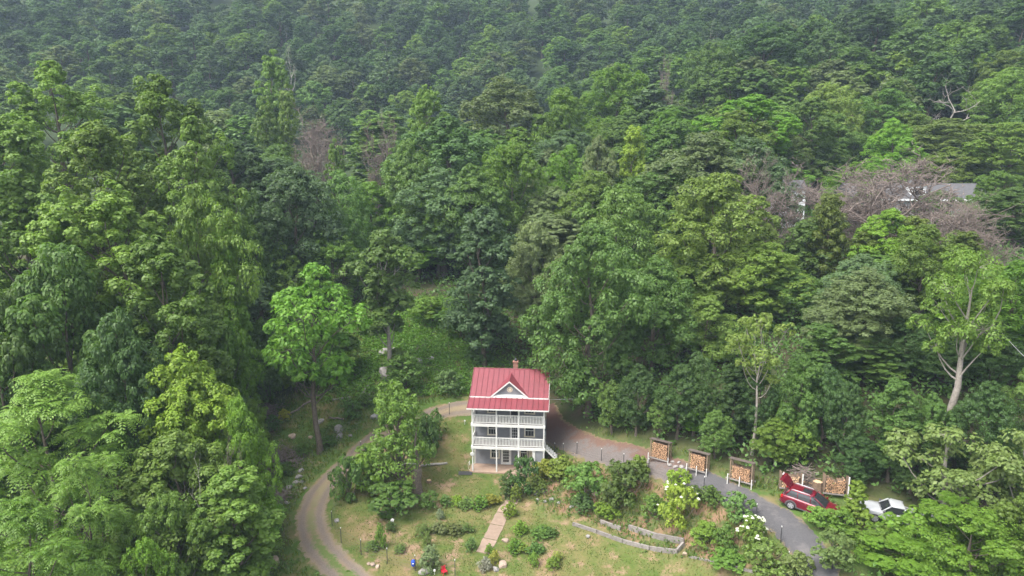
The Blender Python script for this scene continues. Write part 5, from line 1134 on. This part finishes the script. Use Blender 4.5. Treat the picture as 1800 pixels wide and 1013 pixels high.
# ------------------------------------------------------------------ the wood: one tree after another on a jittered grid, only where the picture shows them
random.seed(12); rng = np.random.default_rng(12)
HBa = np.array(HB)
cand = []
y = 62.
while y < 530:
    sp = 7.2 + y * .017
    x = -(.80 * y + 12)
    while x < .80 * y + 12:
        cand.append((x + rng.uniform(-.42, .42) * sp, y + rng.uniform(-.42, .42) * sp)); x += sp
    y += sp * .92
cand = np.array(cand)
ok = np.ones(len(cand), bool)
cx, cy = cand[:, 0], cand[:, 1]
ok &= ~((poly_mask(cx, cy, OPEN, .1) > .5) | (poly_mask(cx, cy, CLEAR, 2) > .02))
ok &= near_drive(cx, cy) > 5.5
ok &= ~((cx > -30) & (cx < 13) & (cy < 92)) & ~((cx > 12) & (cy < 66) & (cx < 26)) & ~((cx < -30) & (cy < 66)) & ~((cx > 13) & (cx < 24) & (cy < 72)) & ~((cx > 20) & (cy < 58))
ok &= ~((cx > 40) & (cx < 80) & (cy < 120) & (cy > 84))                      # the white house and its lawn
for b_ in bare_: ok &= ~((np.abs(cx - b_.x) < 5.5) & (cy > b_.y - 40) & (cy < b_.y + 6))
pu = 900 + FPX * cx / (cy * CP + 8 * SP)
ok &= ~((pu > 500) & (pu < 695) & (cy > 97) & (cy < 126)) & ~((pu > 1600) & (pu < 1735) & (cy > 112) & (cy < 144))
d = np.sqrt(((cand[:, None] - HBa[None, :, :2]) ** 2).sum(-1)) - np.minimum(HBa[None, :, 2] * .55, 4.2); ok &= d.min(1) > 0
cand = cand[ok]; cz = terr_np(cand[:, 0], cand[:, 1])
def band(yv):
    return 'far' if yv > 150 else 'near'
recs = []
for (x, y), z in zip(cand, cz):
    kk = rng.uniform(); nf = y > 150
    if nf: kind = ('far_round%d' % rng.integers(4)) if kk < .72 else ('far_tall%d' % rng.integers(3))
    else: kind = rng.choice(['oak0', 'oak1', 'oak2', 'oak3', 'walnut0', 'walnut1', 'walnut2', 'walnut3', 'poplar1', 'poplar3', 'column0', 'ash1'])
    h = rng.uniform(12, 18.5) * (1.12 if 'tall' in kind or 'poplar' in kind else 1) * (1 if y > 100 else .62 if x > 13 else .8); r = h * rng.uniform(.34, .50) * (.8 if 'tall' in kind or 'column' in kind else 1)
    col = C[rng.choice(['wal', 'oak', 'blue', 'wal', 'pop2', 'grey', 'dark', 'bright', 'pop', 'yel'], p=[.22, .10, .08, .12, .16, .08, .04, .08, .08, .04])]
    if y > 178: col = C[rng.choice(['oak', 'blue', 'dark', 'wal', 'grey', 'pop2', 'pop'], p=[.28, .24, .16, .14, .08, .07, .03])]
    recs.append([y, x, z, kind, h, r, col])
for yy, u, v, wpx, h in placed: recs.append([yy, u, v, None, h, wpx, None])
recs.sort(key=lambda q: q[0])
cols = np.arange(1800); vis = []
for q in recs:
    if q[3] is None: u, v, wpx = q[1], q[2], q[5]; hh = wpx * .9
    else:
        u, v, zeta = project((q[1], q[0], q[2] + q[4])); wpx = 2 * q[5] * FPX / zeta; hh = q[4] * FPX / zeta * .9
    a, b = max(0, int(u - wpx * .55)), min(1800, int(u + wpx * .55) + 1)
    if b <= a: continue
    t = (cols[a:b] - u) / (wpx * .55); pv = v + hh * .55 * np.clip(t * t, 0, 1)
    area = np.maximum(0, np.minimum(PROF[a:b], pv + hh) - np.maximum(pv, 0)).sum() if v < 1013 else 0
    PROF[a:b] = np.minimum(PROF[a:b], pv + 2)
    if q[3] is not None and area > 8: vis.append((area, u, v, q))
vis.sort(key=lambda q: -q[0])
NBIG = 300 - len(placed) - 2
big, rest = vis[:NBIG], vis[NBIG:]
def tone(c):
    for n, k in (('light green', 'pop'), ('mid green', 'pop2'), ('dark green', 'oak'), ('grey-green', 'grey'), ('green', 'wal'), ('bright green', 'bright'), ('very dark green', 'dark'), ('bluish green', 'blue'), ('olive', 'yel')):
        if C[k] == c: return n
auto = []
for area, u, v, q in big:
    y, x, z, kind, h, r, col = q
    o = plant(kind, 'forest_tree', (x, y, z), h, r, col, '', 'tree', 'trees of the wooded hillside')
    shp = 'narrow' if h / r > 2.9 else ('broad' if h / r < 2.3 else 'rounded')
    row = 'at the top edge' if v < 45 else 'high on far slope' if v < 105 else 'on far slope' if v < 165 else 'on middle slope' if v < 260 else 'low in the forest'
    side = ['at the far left', 'left of the vine column', 'above the clearing', 'straight above the house', 'above the yellow-green tree', 'above the dead trees', 'at the far right'][min(6, max(0, int(u / 257.2)))]
    auto.append((f'{tone(col)} {shp} tree {row} {side}', u, o))
ordn = ['first', 'second', 'third', 'fourth', 'fifth', 'sixth', 'seventh', 'eighth', 'ninth', 'tenth', 'eleventh', 'twelfth']
byd = {}
for dsc, u, o in auto: byd.setdefault(dsc, []).append((u, o))
for dsc, L_ in byd.items():
    L_.sort(key=lambda a: a[0])
    for i, (u, o) in enumerate(L_):
        o['label'] = dsc if len(L_) == 1 else dsc + (', ' + ('leftmost' if i == 0 else 'rightmost' if i == len(L_) - 1 else ordn[i] + ' from left'))
print('trees', len(placed), 'forest', len(big), 'far rest', len(rest), 'cut', big[-1][0] if big else 0)
# the rest of the far wood reads as one mass
def far_wood(rest):
    srcs = {}
    for o in bpy.data.objects:
        if o.parent and o.name.startswith('crown') and o.data.name.startswith('far_'): srcs.setdefault(o.data.name[:-6], o)
    keys = sorted(srcs)
    me = bpy.data.meshes.new('far_forest'); me.from_pydata([(q[1], q[0], q[2]) for _, _, _, q in rest], [], [])
    var = [keys.index(q[3]) if q[3] in keys else i % len(keys) for i, (_, _, _, q) in enumerate(rest)]
    a = me.attributes.new('variant', 'INT', 'POINT'); a.data.foreach_set('value', var)
    a = me.attributes.new('turn', 'FLOAT', 'POINT'); a.data.foreach_set('value', [random.uniform(0, 6.28) for _ in rest])
    sc = []
    for (_, _, _, q), vr in zip(rest, var):
        H0, R0 = KINDS[keys[vr]][2:]; sc += [q[5] / R0, q[5] / R0, q[4] / H0]
    a = me.attributes.new('size', 'FLOAT_VECTOR', 'POINT'); a.data.foreach_set('vector', sc)
    a = me.attributes.new('tint', 'FLOAT_COLOR', 'POINT'); a.data.foreach_set('color', [c for _, _, _, q in rest for c in (*q[6], 1.)])
    o = link('far_forest', me, color=(0, 0, 0)); tag(o, 'mass of small far trees covering the hazy upper mountainside', 'forest', None, 'stuff')
    g = bpy.data.node_groups.new('far_forest', 'GeometryNodeTree'); g.interface.new_socket('Geometry', in_out='INPUT', socket_type='NodeSocketGeometry'); g.interface.new_socket('Geometry', in_out='OUTPUT', socket_type='NodeSocketGeometry')
    gi = g.nodes.new('NodeGroupInput'); go = g.nodes.new('NodeGroupOutput'); jn = g.nodes.new('GeometryNodeJoinGeometry')
    def attr(nm, ty): n = g.nodes.new('GeometryNodeInputNamedAttribute'); n.data_type = ty; n.inputs[0].default_value = nm; return n.outputs[0]
    vr, tn, sz = attr('variant', 'INT'), attr('turn', 'FLOAT'), attr('size', 'FLOAT_VECTOR')
    cmb = g.nodes.new('ShaderNodeCombineXYZ'); g.links.new(tn, cmb.inputs[2])
    for i, k in enumerate(keys):
        oi = g.nodes.new('GeometryNodeObjectInfo'); oi.inputs[0].default_value = srcs[k]; oi.inputs[1].default_value = True; oi.transform_space = 'ORIGINAL'
        cp = g.nodes.new('FunctionNodeCompare'); cp.data_type = 'INT'; cp.operation = 'EQUAL'; g.links.new(vr, cp.inputs[2]); cp.inputs[3].default_value = i
        ip = g.nodes.new('GeometryNodeInstanceOnPoints'); g.links.new(gi.outputs[0], ip.inputs['Points']); g.links.new(cp.outputs[0], ip.inputs['Selection'])
        g.links.new(oi.outputs['Geometry'], ip.inputs['Instance']); g.links.new(cmb.outputs[0], ip.inputs['Rotation']); g.links.new(sz, ip.inputs['Scale'])
        g.links.new(ip.outputs[0], jn.inputs[0])
    g.links.new(jn.outputs[0], go.inputs[0])
    md = o.modifiers.new('far_forest', 'NODES'); md.node_group = g
if rest: far_wood(rest)
# ------------------------------------------------------------------ shrubs and garden plants: model, foot u, foot v, width px, height px, colour, label
SH = [('shrub2', 922, 868, 52, 66, (.06, .13, .045), 'dark leafy shrub against the right end of the patio'), ('shrub1', 893, 874, 34, 46, (.055, .10, .035), 'rounded dark bush beside the top of the path'), ('shrub1', 907, 884, 22, 34, (.11, .17, .04), 'small feathery bush on the right of the path top'),
 ('shrub0', 865, 886, 34, 16, (.17, .19, .04), 'yellow-green clump left of the path top'), ('shrub0', 842, 894, 34, 22, (.10, .19, .035), 'bright leafy bush in the lawn hedge row, fourth along'), ('shrub0', 820, 894, 30, 20, (.085, .15, .05), 'greyish bush in the lawn hedge row, third along'), ('shrub0', 803, 890, 24, 20, (.13, .22, .03), 'yellow-green bush in the lawn hedge row, second along'), ('shrub0', 783, 888, 26, 18, (.06, .12, .035), 'dark bush starting the lawn hedge row'), ('shrub2', 755, 892, 40, 26, (.055, .11, .03), 'dark bush at the foot of the broken trunk'),
 ('shrub2', 690, 900, 110, 46, (.055, .115, .03), 'wide low bush in front of the resprouting tree'), ('shrub2', 612, 880, 62, 76, (.055, .12, .032), 'tall dark bush beside the wire fence'), ('shrub2', 640, 862, 66, 62, (.085, .17, .03), 'bright leafy bush right of the tall dark one by the fence'), ('sapling0', 655, 845, 70, 64, (.075, .145, .035), 'leafy bush spilling over the inside of the drive bend'), ('shrub1', 752, 800, 46, 70, (.05, .10, .03), 'dark bush behind the resprouting tree'), ('shrub1', 765, 770, 36, 50, (.06, .12, .035), 'upright bush left of the house on the slope'), ('shrub1', 742, 770, 40, 44, (.07, .13, .035), 'bush above the drive bend left of the upright one'),
 ('shrub0', 896, 908, 28, 26, (.13, .22, .03), 'bright yellow-green bush right of the path middle'), ('shrub0', 861, 974, 18, 18, (.12, .22, .035), 'small bright bush at the lower end of the path'), ('shrub1', 869, 990, 22, 24, (.19, .21, .05), 'yellowish tuft at the lower right of the path'), ('shrub0', 852, 1003, 26, 24, (.26, .29, .25), 'silvery round plant at the bottom of the path'), ('shrub0', 914, 940, 30, 24, (.11, .20, .035), 'round green bush on the right lawn, nearest the path'), ('shrub0', 905, 972, 32, 24, (.10, .20, .035), 'round green bush lower on the right lawn'), ('shrub0', 921, 972, 26, 16, (.13, .20, .04), 'low bush joined to the right of the lower round one'),
 ('shrub0', 941, 972, 36, 16, (.075, .15, .045), 'low dense plant row right of the two joined bushes'), ('shrub0', 950, 943, 40, 16, (.08, .15, .04), 'low dense plant patch beside the round bush'), ('shrub0', 968, 942, 28, 14, (.07, .14, .04), 'low dense plant at the right end of the patch'), ('shrub1', 938, 995, 20, 24, (.12, .21, .04), 'small bright plant near the bottom right of the path'), ('shrub1', 972, 1000, 26, 22, (.11, .18, .04), 'small leafy plant at the bottom of the right lawn'), ('shrub0', 980, 985, 20, 16, (.15, .19, .05), 'tiny yellow-green plant on the lower right lawn'),
 ('shrub1', 756, 1002, 42, 44, (.10, .145, .085), 'round grey-green bush at the bottom of the lawn'), ('shrub1', 669, 964, 22, 44, (.10, .19, .045), 'tall upright grass clump on the left lawn'), ('shrub1', 656, 966, 26, 16, (.09, .15, .05), 'low plant left of the tall grass clump'), ('shrub1', 751, 962, 18, 28, (.14, .21, .07), 'upright pale grass clump above the round grey-green bush'), ('shrub0', 745, 941, 30, 20, (.09, .14, .05), 'weedy bush in the middle flower bed, left end'), ('shrub0', 772, 938, 32, 20, (.11, .14, .07), 'greyish plants in the middle flower bed'), ('shrub0', 797, 938, 34, 18, (.10, .13, .055), 'weedy plants right in the middle flower bed'), ('shrub0', 822, 935, 26, 14, (.09, .15, .05), 'green plants at the right end of the middle flower bed'), ('shrub1', 687, 934, 20, 18, (.06, .11, .035), 'small dark plant under the white box on a post'), ('shrub1', 774, 913, 16, 18, (.13, .18, .14), 'bluish upright plant on the upper lawn bed'), ('shrub1', 828, 968, 22, 24, (.08, .14, .05), 'airy plant left of the lower path'), ('shrub0', 704, 970, 24, 12, (.08, .13, .045), 'low weed clump below the middle bed'),
 ('shrub2', 1028, 874, 84, 56, (.075, .15, .042), 'large round mid green shrub on the bank below the drive'), ('shrub1', 958, 842, 52, 34, (.16, .19, .04), 'golden-green weedy shrub right of the house stair'), ('shrub1', 985, 838, 56, 34, (.12, .17, .04), 'yellow-green shrub next to the golden one'), ('shrub1', 945, 868, 36, 30, (.10, .15, .045), 'grey-green plant above the rockery'), ('shrub2', 1098, 885, 84, 72, (.065, .115, .035), 'large dark shrub in the middle of the bank'), ('shrub1', 1120, 842, 50, 42, (.085, .14, .035), 'grassy shrub on the upper bank beside the drive'), ('shrub2', 1065, 908, 48, 22, (.12, .22, .035), 'low bright green shrub at the foot of the bank'), ('shrub1', 1075, 890, 50, 44, (.075, .12, .04), 'shrub between the round one and the dark one on the bank'), ('shrub1', 1025, 898, 44, 28, (.07, .13, .05), 'bluish low shrub below the round one'),
 ('shrub2', 1192, 862, 56, 34, (.12, .21, .035), 'bright green shrub touching the drive below the second rack'), ('shrub2', 1192, 928, 66, 76, (.15, .22, .04), 'yellow-green elder bush with white blossom, left'), ('shrub1', 1250, 888, 44, 34, (.07, .125, .035), 'dark shrub between the white-blossomed bush and the drive'), ('shrub1', 1222, 884, 36, 28, (.085, .14, .04), 'shrub right of the bright one at the drive edge'), ('shrub2', 1298, 916, 64, 48, (.085, .165, .055), 'feathery shrub at the drive bend'), ('shrub2', 1320, 968, 56, 58, (.12, .20, .04), 'round bush thick with white blossom beside the lower drive'), ('shrub1', 1150, 908, 44, 40, (.08, .14, .035), 'shrub left of the white-blossomed bush'), ('shrub1', 1240, 955, 60, 36, (.10, .17, .035), 'bright weedy shrub below the yellow-green elder'), ('shrub1', 1275, 965, 42, 44, (.07, .14, .035), 'leafy shrub left of the white blossom by the lower drive'), ('shrub2', 1345, 1010, 84, 60, (.085, .14, .04), 'shrub at the bottom edge left of the drive'), ('shrub1', 1280, 995, 70, 26, (.08, .15, .035), 'low grassy bush at the foot of the lower bank'), ('shrub1', 1400, 1020, 60, 50, (.10, .14, .055), 'grey-green bush at the bottom right verge of the drive'),
 ('sapling0', 1440, 930, 54, 36, (.105, .19, .045), 'light feathery bush in front of the red car'), ('cone0', 1502, 925, 58, 78, (.10, .175, .032), 'conical yellow-green bush between the red car and the pickup'), ('shrub2', 1475, 935, 60, 40, (.09, .17, .035), 'leafy bush below the conical one'), ('sapling0', 1530, 972, 90, 50, (.095, .19, .035), 'bright bush below the white pickup'), ('sapling0', 1460, 1000, 80, 66, (.085, .14, .055), 'grey-green bush right of the drive at the bottom'), ('sapling0', 1600, 985, 110, 90, (.09, .18, .03), 'big bright bush right of the pickup bushes'), ('shrub2', 1625, 950, 60, 34, (.10, .19, .035), 'bush hiding the tail of the pickup'),
 ('shrub2', 620, 735, 40, 30, (.06, .13, .035), 'round dark bush on the bank above the drive verge'), ('shrub1', 640, 715, 36, 24, (.08, .15, .035), 'bush above the round bank bush'), ('shrub2', 478, 760, 34, 30, (.055, .11, .04), 'round dark bush at the left forest edge'), ('shrub1', 500, 740, 22, 20, (.24, .27, .04), 'yellow weed at the left forest edge'), ('shrub2', 575, 785, 40, 16, (.07, .14, .03), 'low bush at the foot of the forked tree'), ('shrub2', 530, 800, 30, 20, (.07, .14, .035), 'low leafy bush above the rough stone wall'), ('shrub2', 500, 835, 40, 20, (.07, .14, .03), 'low leafy bush between the brush piles'), ('sapling0', 715, 690, 80, 66, (.085, .16, .045), 'grey-green leafy small tree left of the house on the bank'), ('sapling0', 700, 660, 56, 46, (.10, .17, .05), 'pale-tipped bush beside the dark boulder'), ('shrub2', 790, 690, 56, 38, (.065, .12, .05), 'bush above the drive left of the roof'), ('shrub1', 845, 640, 50, 40, (.06, .11, .055), 'bluish bush above the roof ridge'), ('sapling0', 760, 570, 80, 46, (.09, .17, .035), 'spreading bright bush at the top of the clearing'), ('sapling0', 810, 590, 90, 66, (.06, .125, .035), 'dense green bush at the right of the clearing'), ('sapling0', 850, 600, 70, 70, (.05, .10, .035), 'dark bush behind the chimney at the clearing edge'), ('shrub2', 650, 590, 50, 30, (.075, .14, .03), 'low bush at the left of the clearing'), ('sapling0', 610, 660, 80, 70, (.075, .15, .03), 'bright bush right of the forked tree'), ('sapling0', 500, 660, 90, 80, (.07, .145, .03), 'leafy thicket bush left of the forked tree'), ('sapling0', 455, 700, 80, 80, (.055, .115, .03), 'dark thicket bush at the forest edge left of the log'), ('sapling0', 540, 640, 70, 70, (.06, .13, .03), 'thicket bush behind the forked tree')]
blos = quads_mesh('blossom', clump_leaves(np.array([[0., 0, 0]]), np.array([.24]), np.array([[0, 0, .6]]), 60, .11, .11, np.random.default_rng(3), .45, .8), M['petal'])
for k, u, v, wpx, hpx, c, lab in SH:
    b = on_ground(u, v); zeta = project(b)[2]; r = wpx / 2 * zeta / FPX; h = hpx * zeta / FPX / .93
    o = plant(k, 'shrub', b, h, r, tuple(min(.34, a * g) for a, g in zip(c, (1.60, 1.45, 1.05))), lab, 'shrub')
    if 'white blossom' in lab and ('elder' in lab or 'round bush' in lab):
        rg = np.random.default_rng(int(u)); fol = [c_ for c_ in o.children if c_.name.startswith('foliage')][0]; me_ = fol.data; n = len(me_.polygons); m = 18 if 'elder' in lab else 40
        cen = np.empty(n * 3, np.float32); me_.polygons.foreach_get('center', cen); cen = cen.reshape(-1, 3)
        e_ = np.sqrt((cen[:, 0] ** 2 + cen[:, 1] ** 2) / KINDS[k][3] ** 2 + (cen[:, 2] / KINDS[k][2] - .5) ** 2 * 4); cand_ = np.nonzero((cen[:, 2] > .4 * KINDS[k][2]) & (e_ > np.percentile(e_, 80)))[0]
        for j in rg.choice(cand_, m, replace=False):
            f = link('blossom', blos, o, cen[j] * 1.05); f.scale = (1 / o.scale[0], 1 / o.scale[1], 1 / o.scale[2]); s_ = rg.uniform(.32, .58); f.scale = f.scale * s_

# ------------------------------------------------------------------ grass, weeds and undergrowth: uncountable
def scatter(name, label, n, xr, yr, maskf, hmin, hmax, size, color, seed, per=5, lean=.5, flat=.4, cat='grass'):
    rg = np.random.default_rng(seed); x = rg.uniform(*xr, n); y = rg.uniform(*yr, n); w_ = maskf(x, y); k = rg.uniform(size=n) < w_; x, y = x[k], y[k]; z = terr_np(x, y); m = len(x)
    idx = np.repeat(np.arange(m), per); hh = rg.uniform(hmin, hmax, m)[idx]; P = np.stack([x[idx], y[idx], z[idx]], 1); off = rg.normal(0, 1, (len(idx), 3)); off[:, 2] = 0
    t = rg.uniform(.15, 1, len(idx)); P = P + off * (hh * lean)[:, None] + np.array([0, 0, 1.]) * (hh * t)[:, None]
    Nn = unit(rg, len(idx)) * (1 - flat) + np.array([0, 0, flat * 1.4]); Q = leaf_quads(P, Nn, size[0], size[1], rg)
    o = link(name, quads_mesh(name, Q, M['leaf']), color=color); return tag(o, label, cat, None, 'stuff')
def blades(name, label, n, xr, yr, maskf, h, wd, color, seed):
    """upright grass tufts: each blade-bunch a thin leaning quad rooted in the ground"""
    rg = np.random.default_rng(seed); x = rg.uniform(*xr, n); y = rg.uniform(*yr, n); k = rg.uniform(size=n) < maskf(x, y); x, y = x[k], y[k]; m = len(x); z = terr_np(x, y) - .02
    a = rg.uniform(0, 6.28, m); s = np.stack([np.cos(a), np.sin(a), 0 * a], 1); hh = rg.uniform(h[0], h[1], m)[:, None]; ln = rg.normal(0, .35, (m, 3)); ln[:, 2] = 1; ln = nrm(ln); B = np.stack([x, y, z], 1)
    Q = np.stack([B - s * wd * .5, B + s * wd * .5, B + s * wd * .25 + ln * hh, B - s * wd * .3 + ln * hh * .9], 1)
    return tag(link(name, quads_mesh(name, Q, M['leaf']), color=color), label, 'grass', None, 'stuff')
def patch(x, y, f, ph): return .5 + .5 * np.sin(x * f + 1.7 * np.sin(y * f * .8 + ph)) * np.sin(y * f * 1.1 + ph)
offd = lambda x, y: (near_drive(x, y) > 1.75).astype(float)
def yardm(x, y):
    q = np.sqrt(((np.stack([x, y], 1)[:, None] - pp[None, ::4]) ** 2).sum(-1)).min(1) > .7
    hx_ = (np.abs(x - HO.x) < 4.2) & (y > HO.y - .35) & (y < 73)
    return poly_mask(x, y, YARD, .3) * q * ~hx_ * offd(x, y)
blades('lawn_grass', 'short mown green grass of the sloping lawn', 60000, (-19, 20), (43, 74), lambda x, y: yardm(x, y) * np.clip(1.5 * patch(x, y, .55, 1.) * patch(x, y, 1.7, .3) + .05, 0, 1), (.06, .16), .07, (.080, .128, .026), 1)
blades('dry_grass', 'straw-coloured dry grass tufts patching the lawn', 40000, (-19, 20), (43, 74), lambda x, y: yardm(x, y) * np.clip(1.0 - 1.1 * patch(x, y, .55, 1.), 0, 1) * patch(x, y, 1.3, 2.), (.05, .15), .07, (.20, .152, .07), 2)
blades('bank_grass', 'long rough grass on the banks and the clearing', 70000, (-32, 26), (44, 96), lambda x, y: np.clip(np.maximum(poly_mask(x, y, BANK, .5), poly_mask(x, y, OPEN, 1.) * (poly_mask(x, y, YARD, .4) < .3)), 0, 1) * offd(x, y) * ~((np.abs(x - HO.x) < 4.4) & (y > HO.y - .5) & (y < 73.2)) * (.35 + .65 * patch(x, y, .45, 2.)), (.15, .5), .10, (.135, .18, .04), 3)
scatter('bank_weeds', 'leafy weeds covering the banks and the clearing', 13000, (-32, 26), (44, 97), lambda x, y: np.clip(np.maximum(poly_mask(x, y, BANK, .5), poly_mask(x, y, OPEN, 1.) * (poly_mask(x, y, YARD, .4) < .3)), 0, 1) * (near_drive(x, y) > 2.2) * ~((np.abs(x - HO.x) < 4.6) & (y > HO.y - .5) & (y < 73.2)) * patch(x, y, .5, .5) ** 1.5, .15, .75, (.22, .13), (.12, .20, .04), 4, 9, cat='weeds')
scatter('clearing_plants', 'lush green ground plants filling the upper clearing', 13000, (-26, 8), (76, 104), lambda x, y: poly_mask(x, y, CLEAR, 3.) * (.25 + .75 * patch(x, y, .3, 4.)), .2, 1.0, (.30, .18), (.155, .28, .04), 5, 10, cat='plants')
def woodm(x, y):
    return (poly_mask(x, y, OPEN, 1.) < .3) * (near_drive(x, y) > 2.6) * ~((np.abs(x - HO.x) < 5) & (y > 60) & (y < 74)) * np.clip(.3 + .7 * patch(x, y, .21, 3.) + ((x > 6) & (y < 85)) * .6, 0, 1)
scatter('undergrowth', 'dense leafy undergrowth on the forest floor', 22000, (-70, 75), (36, 125), woodm, .3, 2.2, (.42, .26), (.10, .185, .045), 6, 11, .55, cat='undergrowth')
# ------------------------------------------------------------------ hazy air
def haze(density):
    zmin, zmax = float(GZ.min()) - 1.0, float(GZ.max()) + 32
    o = MB().box(min(gx) - 5, max(gx) + 5, min(gy) - 5, max(gy) + 5, zmin, zmax).build('haze', [])
    m = bpy.data.materials.new('haze'); m.use_nodes = True; t = m.node_tree; t.nodes.clear()
    out = t.nodes.new('ShaderNodeOutputMaterial'); pv = t.nodes.new('ShaderNodeVolumePrincipled')
    pv.inputs['Color'].default_value = (.62, .79, 1.0, 1); pv.inputs['Density'].default_value = density; pv.inputs['Anisotropy'].default_value = 0.0
    t.links.new(pv.outputs[0], out.inputs['Volume']); o.data.materials.append(m)
    tag(o, 'thin bluish summer haze hanging over the mountainside', 'haze', None, 'stuff')
haze(.00028)
